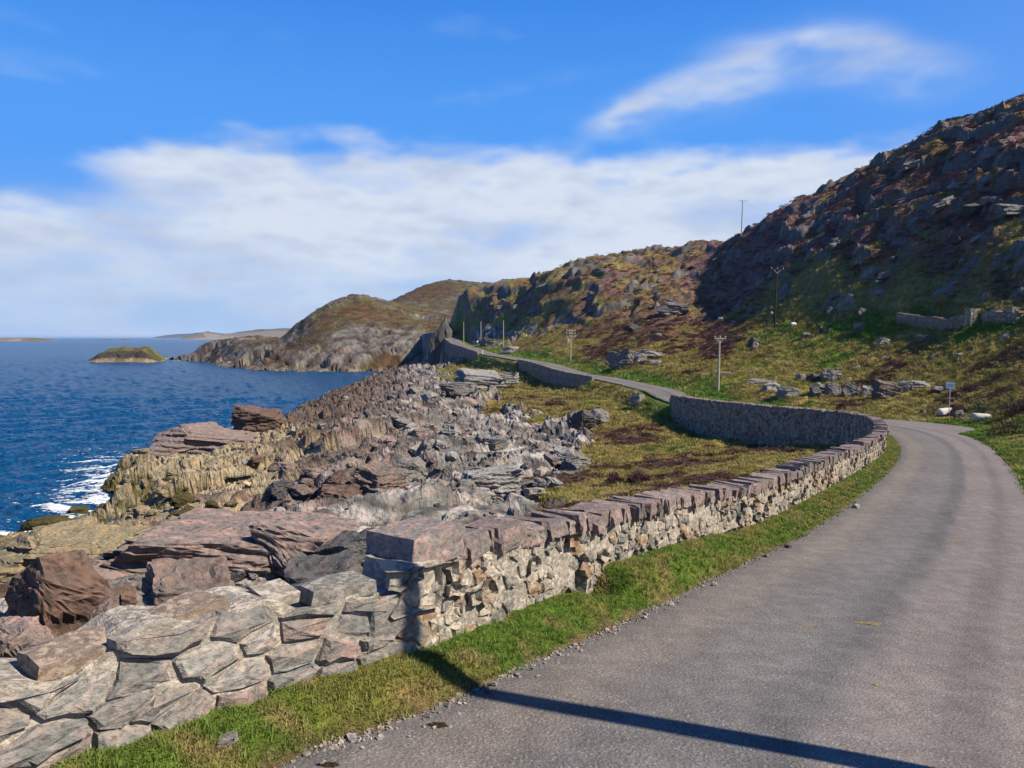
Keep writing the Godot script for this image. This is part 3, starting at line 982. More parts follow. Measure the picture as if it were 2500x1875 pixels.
	# individual blocks strewn over the bedrock
	var zones := [
		# name, label, group, polygon in photo points, count, size range (m), materials
		["boulder", "in the rubble below the heather bank", "whitened blocks of the upper shore", [[1010, 1100], [1200, 1030], [1420, 1060], [1440, 1150], [1230, 1250], [1090, 1240]], 70, 0.3, 1.1, ["rock_grey", "rock_pale", "rock_pale", "rock_grey", "rock_pink"], 24.0],
		["boulder", "on the middle shore beside the dark gully", "red-brown blocks of the middle shore", [[620, 1120], [960, 1080], [1010, 1180], [880, 1270], [640, 1250]], 32, 0.4, 1.3, ["rock_red", "rock_block", "rock_red", "rock_pink", "rock_dark"], 22.0],
		["boulder", "on the tide-washed rocks beside the surf", "tan blocks at the tide line", [[300, 1180], [560, 1130], [640, 1230], [480, 1300], [330, 1290]], 26, 0.4, 1.2, ["rock_tan", "rock_tan", "rock_weed", "rock_tan"], 36.0],
		["boulder", "on the ledges beyond the point", "slabs of the far ledges", [[640, 1070], [800, 985], [960, 925], [1180, 960], [1170, 1010], [980, 1060]], 22, 0.7, 2.0, ["rock_pale", "rock_grey", "rock_pink", "rock_pale"], 70.0],
		["boulder", "in the dip behind the low broken wall", "stones behind the broken wall", [[330, 1440], [640, 1380], [880, 1400], [860, 1480], [620, 1520]], 32, 0.12, 0.4, ["rock_grey", "rock_pink", "rock_dark", "rock_block", "rock_pale"], 7.6],
	]
	for z in zones:
		var poly := PackedVector2Array()
		var lo := Vector2(9e9, 9e9)
		var hi := Vector2(-9e9, -9e9)
		for q in z[3]:
			var w := Vector2(q[0], q[1])
			poly.append(w)
			lo = lo.min(w)
			hi = hi.max(w)
		var made := 0
		var tries := 0
		while made < z[4] and tries < 2000:
			tries += 1
			var w := Vector2(rng.randf_range(lo.x, hi.x), rng.randf_range(lo.y, hi.y))
			if not Geometry2D.is_point_in_polygon(w, poly): continue
			var p := hit(w.x, w.y, z[8], 300.0)
			if p == Vector3.ZERO or p.y < 0.2: continue
			var s: float = z[5] * pow(z[6] / z[5], pow(rng.randf(), 1.6))
			var size := Vector3(s * rng.randf_range(0.8, 1.4), s * rng.randf_range(0.45, 0.85), s * rng.randf_range(0.6, 1.1))
			var km: String = z[7][rng.randi() % z[7].size()]
			var o := place_rock(z[0], rng.randi() % 14, M[km], p, size, Vector3(rng.randf_range(-0.35, 0.35), rng.randf() * TAU, rng.randf_range(-0.35, 0.35)), rng.randf_range(0.15, 0.35))
			tag(o, looks(km, size, z[6], z[1]), "boulder", z[2])
			made += 1
	# rubble too small and too many to count
	var xf := []
	for k in 5: xf.append([])
	var n := 0
	var tries2 := 0
	while n < 1500 and tries2 < 20000:
		tries2 += 1
		var a := rng.randf_range(-0.75, 0.16)
		var D := exp(rng.randf_range(log(7.5), log(190.0)))
		var X := a * D
		var y := land(X, D)
		if g_rock < 0.7 or g_hill > 0.3 or g_side > -1.0 or y < 0.1: continue
		if n_b.get_noise_2d(X * 0.5, D * 0.5) < -0.1 and rng.randf() < 0.7: continue
		var s := clampf(0.007 * D, 0.10, 0.5) * rng.randf_range(0.4, 1.5)
		var bs := Basis.from_euler(Vector3(rng.randf_range(-0.5, 0.5), rng.randf() * TAU, rng.randf_range(-0.5, 0.5))).scaled_local(Vector3(s * rng.randf_range(0.7, 1.5), s * rng.randf_range(0.4, 0.9), s * rng.randf_range(0.6, 1.1)) * 0.5)
		var c := rock_colour(X, D, y)
		var f := rng.randf_range(0.75, 1.25)
		xf[rng.randi() % 5].append([Transform3D(bs, Vector3(X, y + s * 0.12, -D)), Color(c.r * f, c.g * f, c.b * f)])
		n += 1
	scatter("shore_rubble", "loose broken stone lying all over the shore bedrock", "rubble", xf, [shapes[4], shapes[6], shapes[8], shapes[10], shapes[12]], M.rubble)

func looks(m: String, size: Vector3, big: float, where: String) -> String:
	var hue: String = {"rock_grey": "grey", "rock_pale": "whitish", "rock_pink": "pinkish", "rock_red": "dark red", "rock_tan": "tan", "rock_dark": "blackish", "rock_weed": "weed-covered olive", "rock_block": "brown"}[m]
	var r := size.x / big
	var bulk := "very large" if r > 1.25 else ("large" if r > 0.8 else ("middling" if r > 0.5 else ("small" if r > 0.33 else "tiny")))
	var h := size.y / maxf(size.x, size.z)
	var form := "flat slab" if h < 0.42 else ("squat block" if h < 0.6 else "upright block")
	if size.x > size.z * 1.7: form = "long " + form.get_slice(" ", 1) if h >= 0.42 else "long slab"
	return "%s %s %s %s" % [bulk, hue, form, where]

func scatter(called: String, label: String, category: String, lists: Array, meshes: Array, m: Material) -> Node3D:
	var root := base(called)
	tag(root, label, category, "", "stuff")
	for k in lists.size():
		if lists[k].is_empty(): continue
		var mm := MultiMesh.new()
		mm.transform_format = MultiMesh.TRANSFORM_3D
		mm.use_colors = true
		mm.mesh = meshes[k]
		mm.instance_count = lists[k].size()
		for i in lists[k].size():
			mm.set_instance_transform(i, lists[k][i][0])
			mm.set_instance_color(i, lists[k][i][1])
		var o := MultiMeshInstance3D.new()
		o.multimesh = mm
		o.name = called.get_slice("_", called.get_slice_count("_") - 1) + "_pieces"
		o.material_override = m
		o.set_meta("kind", "stuff")
		root.add_child(o, true)
	return root

# ---------------------------------------------------------------- a line on the ground with its right-hand side
class Way:
	var p := PackedVector3Array()      # x, height, distance ahead
	var n := PackedVector2Array()      # to the right: x, distance ahead
	var step := 0.1
	func length() -> float: return (p.size() - 1) * step
	func at(s: float, off: float, h: float) -> Vector3:
		var f := clampf(s / step, 0.0, p.size() - 1.001)
		var i := int(f)
		f -= i
		var q := p[i].lerp(p[i + 1], f)
		var m := n[i].lerp(n[i + 1], f)
		return Vector3(q.x + m.x * off, q.y + h, -(q.z + m.y * off))
	func frame(s: float) -> Basis:     # x along the line, y up, z to the right
		var m := n[clampi(int(s / step), 0, n.size() - 1)]
		var z := Vector3(m.x, 0, -m.y).normalized()
		return Basis(Vector3.UP.cross(z).normalized(), Vector3.UP, z)

func way(pts: PackedVector3Array, step := 0.1) -> Way:
	var W := Way.new()
	W.step = step
	var carry := 0.0
	for i in pts.size() - 1:
		var a := pts[i]
		var b := pts[i + 1]
		var l := Vector2(a.x, a.z).distance_to(Vector2(b.x, b.z))
		while carry < l:
			W.p.append(a.lerp(b, carry / l))
			carry += step
		carry -= l
	for i in W.p.size():
		var a := W.p[maxi(i - 4, 0)]
		var b := W.p[mini(i + 4, W.p.size() - 1)]
		var t := Vector2(b.x - a.x, b.z - a.z).normalized()
		W.n.append(Vector2(t.y, -t.x))
	return W

var ROADWAY: Way
func s_of(D: float) -> float:          # length along the road's reference line at a distance ahead
	var lo := 0
	var hi := ROADWAY.p.size() - 1
	while hi - lo > 1:
		var m := (lo + hi) / 2
		if ROADWAY.p[m].z < D: lo = m
		else: hi = m
	return lo * ROADWAY.step

func make_way() -> void:
	var pts := PackedVector3Array()
	for i in rx.size(): pts.append(Vector3(rx[i], ry[i], 1.2 + i * RSTEP))
	ROADWAY = way(pts)

func build_road() -> void:
	var v := PackedVector3Array()
	var cols := PackedColorArray()
	var idx := PackedInt32Array()
	var L := ROADWAY.length()
	var s := 0.0
	var nx := 30
	var row := 0
	while s < L:
		var D := ROADWAY.p[int(s / ROADWAY.step)].z
		var vw := verge_w(D)
		for i in nx:
			var f := i / float(nx - 1)
			var t := f * (wide(D) + 0.12) - 0.06
			if i == 0: t += 0.09 * n_c.get_noise_2d(s * 2.4, 1) + 0.10 * n_b.get_noise_2d(s * 1.5, 5)
			if i == nx - 1: t += 0.12 * n_c.get_noise_2d(s * 1.6, 9) + 0.16 * n_b.get_noise_2d(s * 0.7, 25)
			var p := ROADWAY.at(s, vw + t, 0.0)
			p.y += 0.03 * sin(clampf(t / ROAD_W, 0, 1) * PI) + 0.012 * n_b.get_noise_2d(p.x, p.z) - drop(D)
			v.append(p)
			var wob := 0.16 * n_a.get_noise_2d(p.x * 0.4, p.z * 0.4) + 0.05 * n_c.get_noise_2d(p.x, p.z)
			var q := t + wob
			var c := Color(0.27, 0.262, 0.258)
			c = c.lerp(Color(0.37, 0.34, 0.305), smoothstep(0.12, 0.45, q) * (1.0 - smoothstep(0.75, 1.25, q)))
			c = c.lerp(Color(0.31, 0.302, 0.295), smoothstep(0.9, 1.3, q))
			c = c.lerp(Color(0.235, 0.235, 0.238), smoothstep(1.9, 2.25, q) * (1.0 - smoothstep(2.45, 2.6, q)))
			c = c.lerp(Color(0.37, 0.337, 0.322), smoothstep(2.45, 2.65, q))
			c = c.lerp(Color(0.29, 0.268, 0.262), smoothstep(3.2, 3.35, q) * (1.0 - smoothstep(3.5, 3.7, q)))
			var tone := 1.0 + 0.14 * n_b.get_noise_2d(p.x * 0.9, p.z * 0.9) + 0.1 * n_c.get_noise_2d(p.x * 3, p.z * 3)
			cols.append(Color(c.r * tone * 0.89, c.g * tone * 0.885, c.b * tone * 0.865))
			if i > 0 and row > 0:
				var k := row * nx + i
				idx.append_array(PackedInt32Array([k - nx - 1, k - 1, k - nx, k - nx, k - 1, k]))
		row += 1
		s += 0.12 if s < 30 else (0.3 if s < 120 else 0.8)
	var st := SurfaceTool.new()
	st.create_from(indexed(v, idx, cols), 0)
	st.generate_normals()
	tag(put(st.commit(), "road", M.road), "", "", "", "structure")
	# grass verge between wall and road
	v = PackedVector3Array()
	cols = PackedColorArray()
	idx = PackedInt32Array()
	s = 0.0
	row = 0
	nx = 14
	while s < L:
		var D := ROADWAY.p[int(s / ROADWAY.step)].z
		var vw := verge_w(D)
		for i in nx:
			var f := i / float(nx - 1)
			var t := lerpf(-0.1, vw + 0.12, f)
			var p := ROADWAY.at(s, t, 0.0)
			p.y += verge_h(s, t, D)
			v.append(p)
			var c := turf_colour(p.x, p.z)
			c = c.lerp(Color(0.17, 0.125, 0.075), smoothstep(vw - 0.10, vw + 0.04, t + 0.09 * n_c.get_noise_2d(s * 3.0, t * 3.0)) * 0.9)
			cols.append(c)
			if i > 0 and row > 0:
				var k := row * nx + i
				idx.append_array(PackedInt32Array([k - nx - 1, k - 1, k - nx, k - nx, k - 1, k]))
		row += 1
		s += 0.07 if s < 30 else (0.2 if s < 80 else 0.8)
	tag(put(indexed(v, idx, cols), "grass_verge", M.turf), "", "", "", "structure")

func verge_h(s: float, t: float, D: float) -> float:
	var vw := verge_w(D)
	var h := lerpf(0.02, -drop(D) + 0.03, smoothstep(0.15 * vw, vw, t)) + 0.035 * n_c.get_noise_2d(s * 2.0, t * 2.0) + 0.03 * n_b.get_noise_2d(s * 1.5, t)
	h += 0.16 * smoothstep(9.55, 9.9, D) * (1.0 - smoothstep(11.0, 15.0, D)) * smoothstep(vw + 0.1, vw - 0.4, t)
	h -= 0.16 * smoothstep(8.9, 9.1, D) * (1.0 - smoothstep(9.5, 9.7, D)) * smoothstep(0.5, 0.1, t)
	return h - 0.09 * smoothstep(vw - 0.05, vw + 0.12, t)

func turf_colour(x: float, z: float) -> Color:
	var a := n_b.get_noise_2d(x * 1.6, z * 1.6)
	var b := n_c.get_noise_2d(x * 2.2, z * 2.2 + 11)
	var c := Color(0.125, 0.205, 0.03).lerp(Color(0.22, 0.225, 0.055), clampf(a * 2.0 + 0.3, 0, 1)).lerp(Color(0.34, 0.25, 0.11), clampf((b - 0.1) * 2.2, 0, 1) * 0.8)
	return c.lerp(Color(0.30, 0.24, 0.10), 0.0)

# ---------------------------------------------------------------- rubble walls
func clip2(poly: PackedVector2Array, o: Vector2, n: Vector2) -> PackedVector2Array:
	var out := PackedVector2Array()
	var m := poly.size()
	for i in m:
		var a := poly[i]
		var b := poly[(i + 1) % m]
		var da := (a - o).dot(n)
		var db := (b - o).dot(n)
		if da <= 0: out.append(a)
		if (da < 0 and db > 0) or (da > 0 and db < 0): out.append(a.lerp(b, da / (da - db)))
	return out

# irregular stones that fill a face: outlines in (length along the wall, height)
func rubble_outlines(rng: RandomNumberGenerator, s0: float, s1: float, lo: Callable, hi: Callable, rise: float, wide: float, squat := 1.25) -> Array:
	var sites := []
	var s := s0
	while s < s1:
		var bottom: float = lo.call(s)
		var n := maxi(1, int(round((hi.call(s) - bottom) / rise)))
		var cell: float = (hi.call(s) - bottom) / n
		for j in n:
			var o := wide * 0.5 * (j % 2)
			sites.append([Vector2(s + o + rng.randf_range(-0.4, 0.4) * wide, bottom + (j + 0.5 + rng.randf_range(-0.24, 0.24)) * cell), rng.randf_range(0.0, 0.5)])
		s += wide
	var out := []
	var q := rise / wide * squat          # measured so, stones come out longer than high
	for i in sites.size():
		var c: Vector2 = sites[i][0]
		var b: float = lo.call(c.x)
		var t: float = hi.call(c.x)
		var o := Vector2(c.x * q, c.y)
		var poly := PackedVector2Array([Vector2((c.x - wide) * q, b), Vector2((c.x + wide) * q, b), Vector2((c.x + wide) * q, t), Vector2((c.x - wide) * q, t)])
		for j in range(maxi(0, i - 44), mini(sites.size(), i + 45)):
			if j == i: continue
			var e: Vector2 = sites[j][0]
			if absf(e.x - c.x) > wide * 2.2 or absf(e.y - c.y) > rise * 2.5: continue
			var dd := Vector2(e.x * q, e.y) - o
			var l := dd.length()
			if l < 0.02: continue
			poly = clip2(poly, o + dd * 0.5, dd / l)
			if poly.size() < 3: break
		if poly.size() >= 3:
			for k in poly.size(): poly[k] = Vector2(poly[k].x / q, poly[k].y)
			out.append([c, poly])
	return out

func stone_tris(W: Way, c: Vector2, poly: PackedVector2Array, face: float, proud: float, rng: RandomNumberGenerator, origin: Vector3, ragged := 0.0) -> PackedVector3Array:
	var sgn := signf(proud)
	if ragged > 0.0:
		var more := PackedVector2Array()
		for i in poly.size():
			var a := poly[i]
			var b := poly[(i + 1) % poly.size()]
			more.append(a)
			if a.distance_to(b) > 0.10: more.append(a.lerp(b, rng.randf_range(0.35, 0.65)) + Vector2(rng.randf_range(-1, 1), rng.randf_range(-1, 1)) * ragged)
		poly = more
	var n := poly.size()
	var ring := []
	for k in 3:
		var r := PackedVector3Array()
		for i in n:
			var d := poly[i] - c
			var l := maxf(d.length(), 0.001)
			var inset: float = [0.004, 0.012, 0.04][k] + (rng.randf() * 0.03 if k > 0 else 0.0)
			var q := c + d * maxf(0.25, (l - inset) / l)
			var off: float = face + [-0.06 * sgn, proud * 0.45, proud][k] + (rng.randf_range(-0.014, 0.012) if k > 0 else 0.0)
			r.append(W.at(q.x, off, q.y) - origin)
		ring.append(r)
	var mid := W.at(c.x, face + proud + rng.randf_range(0.0, 0.012) * sgn, c.y) - origin
	var t := PackedVector3Array()
	for i in n:
		var j := (i + 1) % n
		for k in 2:
			var a: PackedVector3Array = ring[k]
			var b: PackedVector3Array = ring[k + 1]
			t.append_array(PackedVector3Array([a[i], b[i], a[j], a[j], b[i], b[j]]))
		var e: PackedVector3Array = ring[2]
		t.append_array(PackedVector3Array([e[i], mid, e[j]]))
	return t

# the mortared core: a swept section, its faces uneven
func wall_core(W: Way, s0: float, s1: float, step: float, top: Callable, foot_front: float, foot_back: Callable, thick: float, hole: Array) -> ArrayMesh:
	var v := PackedVector3Array()
	var idx := PackedInt32Array()
	var nf := 12
	var nb := 8
	var cols := nf + nb + 4
	var s := s0
	var row := 0
	while true:
		var t: float = top.call(s)
		var fb: float = foot_back.call(s)
		for i in cols:
			var off := 0.0
			var h := 0.0
			if i < nf:
				h = lerpf(foot_front, t, i / float(nf - 1))
				off = -0.02
				if hole.size() and absf(s - hole[0]) < hole[1] and h < hole[2]: off = -0.33
			elif i < nf + 4:
				h = t
				off = -thick * (i - nf + 0.5) / 4.0
			else:
				h = lerpf(t, fb, (i - nf - 4) / float(nb - 1))
				off = -thick
			var p := W.at(s, off, h)
			var n := 0.03 * n_c.get_noise_3d(p.x * 2.4, p.y * 2.4, p.z * 2.4) + 0.02 * n_d.get_noise_3d(p.x * 6, p.y * 6, p.z * 6)
			v.append(W.at(s, off + n, h + (n if i >= nf and i < nf + 4 else 0.0)))
			if i > 0 and row > 0:
				var k := row * cols + i
				idx.append_array(PackedInt32Array([k - cols - 1, k - cols, k - 1, k - cols, k, k - 1]))
		row += 1
		if s >= s1: break
		s = minf(s + step, s1)
	for e in [0, row - 1]:       # the ends
		for i in range(1, cols - 1): idx.append_array(PackedInt32Array([e * cols, e * cols + i, e * cols + i + 1]))
	return indexed(v, idx)

func build_road_wall() -> void:
	var rng := RandomNumberGenerator.new()
	rng.seed = 31
	var W := ROADWAY
	var root := base("roadside_wall")
	tag(root, "pale mortared rubble wall with purple-brown coping curving along the road", "stone wall")
	var s_low := s_of(5.97)                 # where the broken, lower length ends
	var s_far := s_of(33.0)
	var s_end := s_of(WALL_END)
	var s_hole := s_of(9.3)
	var body := func(s: float) -> float:
		if s < s_low: return 0.60 + 0.07 * sin(s * 3.1) + 0.05 * sin(s * 7.7 + 1.0) - 0.06 * smoothstep(s_low - 0.5, s_low, s)
		return 0.74
	var foot := func(s: float) -> float: return -1.6 - 2.4 * smoothstep(s_of(24.0), s_of(44.0), s)
	put(wall_core(W, 0.0, s_far, 0.08, body, -0.15, foot, 0.5, [s_hole, 0.16, 0.42]), "mortar_core", M.mortar, root)
	put(wall_core(W, s_far, s_end, 0.35, body, -0.15, foot, 0.5, []), "mortar_core", M.mortar, root)
	# stones of the face towards the road
	var kinds := [M.stone_pale, M.stone_pale, M.stone_grey, M.stone_pale, M.stone_brown, M.stone_grey, M.stone_rust, M.stone_pale, M.stone_dark]
	var zero := func(_s: float) -> float: return -0.06
	var list := rubble_outlines(rng, s_of(1.6), s_low, zero, func(s): return body.call(s) - 0.01, 0.17, 0.40)
	list += rubble_outlines(rng, s_low, s_far + 4.0, zero, func(s): return body.call(s) - 0.005, 0.175, 0.29)
	var rest := {}
	var made := 0
	for q in list:
		var c: Vector2 = q[0]
		if absf(c.x - s_hole) < 0.17 and c.y < 0.4: continue
		var proud := rng.randf_range(-0.004, 0.024) if c.x > s_low else rng.randf_range(0.0, 0.05)
		if rng.randf() < 0.30 and c.x > s_low: continue     # lost under the mortar
		var km: Material = kinds[rng.randi() % kinds.size()]
		if c.x < s_low: km = [M.wall_a, M.wall_b, M.wall_c, M.wall_d, M.wall_a][rng.randi() % 5]
		if made < 300:
			var o := W.at(c.x, 0, c.y)
			var st := put(soup(stone_tris(W, c, q[1], 0.0, proud, rng, o, 0.03)), "stone", km, root)
			st.position = o
			made += 1
		else:
			if not rest.has(km): rest[km] = PackedVector3Array()
			var arr: PackedVector3Array = rest[km]
			arr.append_array(stone_tris(W, c, q[1], 0.0, proud, rng, Vector3.ZERO))
			rest[km] = arr
	for km in rest: put(soup(rest[km]), "far_stones", km, root).set_meta("kind", "stuff")
	# the shaded face towards the sea, past the bend
	var dark := {}
	var back := rubble_outlines(rng, s_of(30.0), s_end, func(s): return -1.6 - 2.2 * smoothstep(s_of(24.0), s_of(44.0), s), func(s): return body.call(s) - 0.01, 0.24, 0.36)
	for q in back:
		var km: Material = kinds[rng.randi() % kinds.size()]
		if not dark.has(km): dark[km] = PackedVector3Array()
		var arr: PackedVector3Array = dark[km]
		arr.append_array(stone_tris(W, q[0], q[1], -0.5, -rng.randf_range(0.01, 0.09), rng, Vector3.ZERO))
		dark[km] = arr
	for km in dark: put(soup(dark[km]), "seaward_stones", km, root).set_meta("kind", "stuff")
	coping(root, W, s_low + 0.2, s_end, 0.72, 0.5, rng, [0.70, 0.07, 0.30, 0.24, 0.045, 0.05, 0.04, 0.05, 0.5, 0.2, 0.26, 0.08, 0.1, 0.34, 0.09, 0.07, 0.24], 300, 0.21)
	# loose slabs lying on the broken length
	for q in [[0.55, 0.55, 0.12, 0.36, "stone_grey"], [1.05, 0.28, 0.10, 0.3, "stone_pale"], [1.7, 0.45, 0.09, 0.32, "stone_brown"], [2.35, 0.6, 0.11, 0.34, "stone_brown"], [3.05, 0.3, 0.16, 0.3, "stone_pale"], [3.4, 0.2, 0.1, 0.22, "stone_grey"]]:
		var s: float = s_low - q[0]
		var o := put(cope_shapes[rng.randi() % cope_shapes.size()], "top_slab", M[q[4]], root)
		var sc := Vector3(q[1], q[2], q[3]) * 0.5
		o.transform = Transform3D((W.frame(s) * Basis.from_euler(Vector3(rng.randf_range(-.12, .12), rng.randf_range(-.2, .2), rng.randf_range(-.08, .08)))).scaled_local(sc), W.at(s, -0.2, body.call(s) + q[2] * 0.36))

var cope_shapes := []
var cope_fine := []
func make_cope_shapes() -> void:
	var rng := RandomNumberGenerator.new()
	rng.seed = 8
	var nz := noise(19, 1.1, FastNoiseLite.TYPE_SIMPLEX_SMOOTH, 3)
	for k in 12:
		cope_shapes.append(soup(polytope(block_planes(rng, 0.07, 5, 1.12, 1.5), 0, 0.0, nz, Vector3.ZERO)))
		cope_fine.append(soup(polytope(block_planes(rng, 0.06, 5, 1.15, 1.5), 2, 0.07, nz, Vector3(k * 9, 1, 2))))

func coping(root: Node3D, W: Way, s0: float, s1: float, h0: float, thick: float, rng: RandomNumberGenerator, first: Array, most: int, tall: float) -> void:
	var s := s0
	var k := 0
	var rest := PackedVector3Array()
	var mats := [M.cope_a, M.cope_b, M.cope_c, M.cope_d]
	while s < s1:
		var w: float = first[k] if k < first.size() else 0.04 * pow(10.0, pow(rng.randf(), 1.9))
		if s > s_of(40.0) and W == ROADWAY: w = maxf(w, 0.12)
		var hh := tall + rng.randf_range(-0.045, 0.055)
		var deep := thick + rng.randf_range(0.02, 0.20)
		if k == 0 and first.size():
			hh = 0.31
			deep = 0.60
		var c := W.at(s + w * 0.5, -thick * 0.5 + rng.randf_range(-0.03, 0.05) - (0.03 if k == 0 and first.size() else 0.0), h0 + hh * 0.5 - 0.015)
		var lean := Basis.from_euler(Vector3(rng.randf_range(-0.09, 0.09), rng.randf_range(-0.12, 0.12), rng.randf_range(-0.16, 0.16) if w < 0.15 else rng.randf_range(-0.03, 0.03)))
		var xf := Transform3D((W.frame(s + w * 0.5) * lean).scaled_local(Vector3(w * 0.53, hh * 0.5, deep * 0.5)), c)
		if k < most:
			var fine := k < 60
			var o := put((cope_fine if fine else cope_shapes)[rng.randi() % 12], "coping_stone", mats[rng.randi() % 4], root)
			o.transform = xf
		else:
			var arr: PackedVector3Array = cope_shapes[rng.randi() % 12].surface_get_arrays(0)[Mesh.ARRAY_VERTEX]
			for q in arr: rest.append(xf * q)
		s += w
		k += 1
	if rest.size(): put(soup(rest), "far_coping", M.cope_c, root).set_meta("kind", "stuff")

func plain_wall(called: String, label: String, W: Way, top: float, foot: float, thick: float, rise: float, sides: Array, mats: Array, cope: float, seedv: int) -> Node3D:
	var rng := RandomNumberGenerator.new()
	rng.seed = seedv
	var root := base(called)
	tag(root, label, "stone wall")
	var tp := func(_s): return top
	put(wall_core(W, 0.0, W.length(), 0.4, tp, foot, func(_s): return foot, thick, []), "core", M.mortar, root)
	var rest := {}
	for side in sides:
		for q in rubble_outlines(rng, 0.0, W.length(), func(_s): return foot, func(_s): return top - 0.01, rise, rise * 1.5):
			var km: Material = mats[rng.randi() % mats.size()]
			if not rest.has(km): rest[km] = PackedVector3Array()
			var arr: PackedVector3Array = rest[km]
			arr.append_array(stone_tris(W, q[0], q[1], 0.0 if side > 0 else -thick, side * rng.randf_range(0.01, 0.10), rng, Vector3.ZERO))
			rest[km] = arr
	for km in rest: put(soup(rest[km]), "face_stones", km, root).set_meta("kind", "stuff")
	if cope > 0: 
		var s := 0.0
		while s < W.length():
			var w := rng.randf_range(0.25, 0.7)
			var o := put(cope_shapes[rng.randi() % 12], "coping_stone", mats[rng.randi() % mats.size()], root)
			o.transform = Transform3D(W.frame(s).scaled_local(Vector3(w * 0.54, cope * rng.randf_range(0.7, 1.3) * 0.5, (thick + 0.15) * 0.5)), W.at(s + w * 0.5, -thick * 0.5, top + cope * 0.4))
			s += w
	return root

func sub_way(s0: float, s1: float) -> Way:
	var W := Way.new()
	W.step = ROADWAY.step
	for i in range(int(s0 / W.step), int(s1 / W.step)):
		W.p.append(ROADWAY.p[i])
		W.n.append(ROADWAY.n[i])
	return W

func build_far_walls() -> void:
	var lit := [M.stone_pale, M.stone_grey, M.stone_brown, M.stone_grey]
	plain_wall("retaining_wall", "shaded retaining wall without parapet under the middle stretch of road", sub_way(s_of(112.0), s_of(158.0)), 0.25, -3.0, 0.5, 0.4, [-1.0], lit, 0.16, 41)
	plain_wall("retaining_wall", "shaded retaining wall with low parapet where the road enters the rock cutting", sub_way(s_of(190.0), s_of(252.0)), 0.30, -4.0, 0.5, 0.45, [-1.0], lit, 0.2, 42)
	# roofless fold at the foot of the dark hill: four lengths
	for q in [[[2188, 787], [2368, 795], 99.0, 86.0, 1.05, "long low ruined wall in shadow at the foot of the dark hill"], [[2398, 790], [2485, 786], 80.0, 76.0, 0.95, "short ruined wall in shadow beside the sunlit pier"]]:
		var a := hit(q[0][0], q[0][1], 60.0)
		var b := hit(q[1][0], q[1][1], 55.0)
		var pts := PackedVector3Array()
		for k in 11:
			var f := k / 10.0
			var x := lerpf(a.x, b.x, f)
			var d := lerpf(-a.z, -b.z, f)
			pts.append(Vector3(x, land(x, d), d))
		plain_wall("ruined_wall", q[5], way(pts, 0.2), q[4], -0.8, 0.6, 0.34, [1.0, -1.0], lit, 0.2, 50 + int(q[2]))
	for q in [[2368, 795, 85.5, 0.9, 1.6, "sunlit ragged pier at the end of the long ruined wall"], [2470, 782, 76.0, 1.2, 1.15, "sunlit square pier on the short ruined wall"]]:
		var p := hit(q[0], q[1], 55.0)
		var g := p.y
		var d: float = -p.z
		plain_wall("stone_pier", q[5], way(PackedVector3Array([Vector3(p.x, g, d), Vector3(p.x + q[3], g, d + 0.2)]), 0.1), q[4], -0.5, 0.8, 0.3, [1.0, -1.0], lit, 0.2, 60 + int(q[0]))

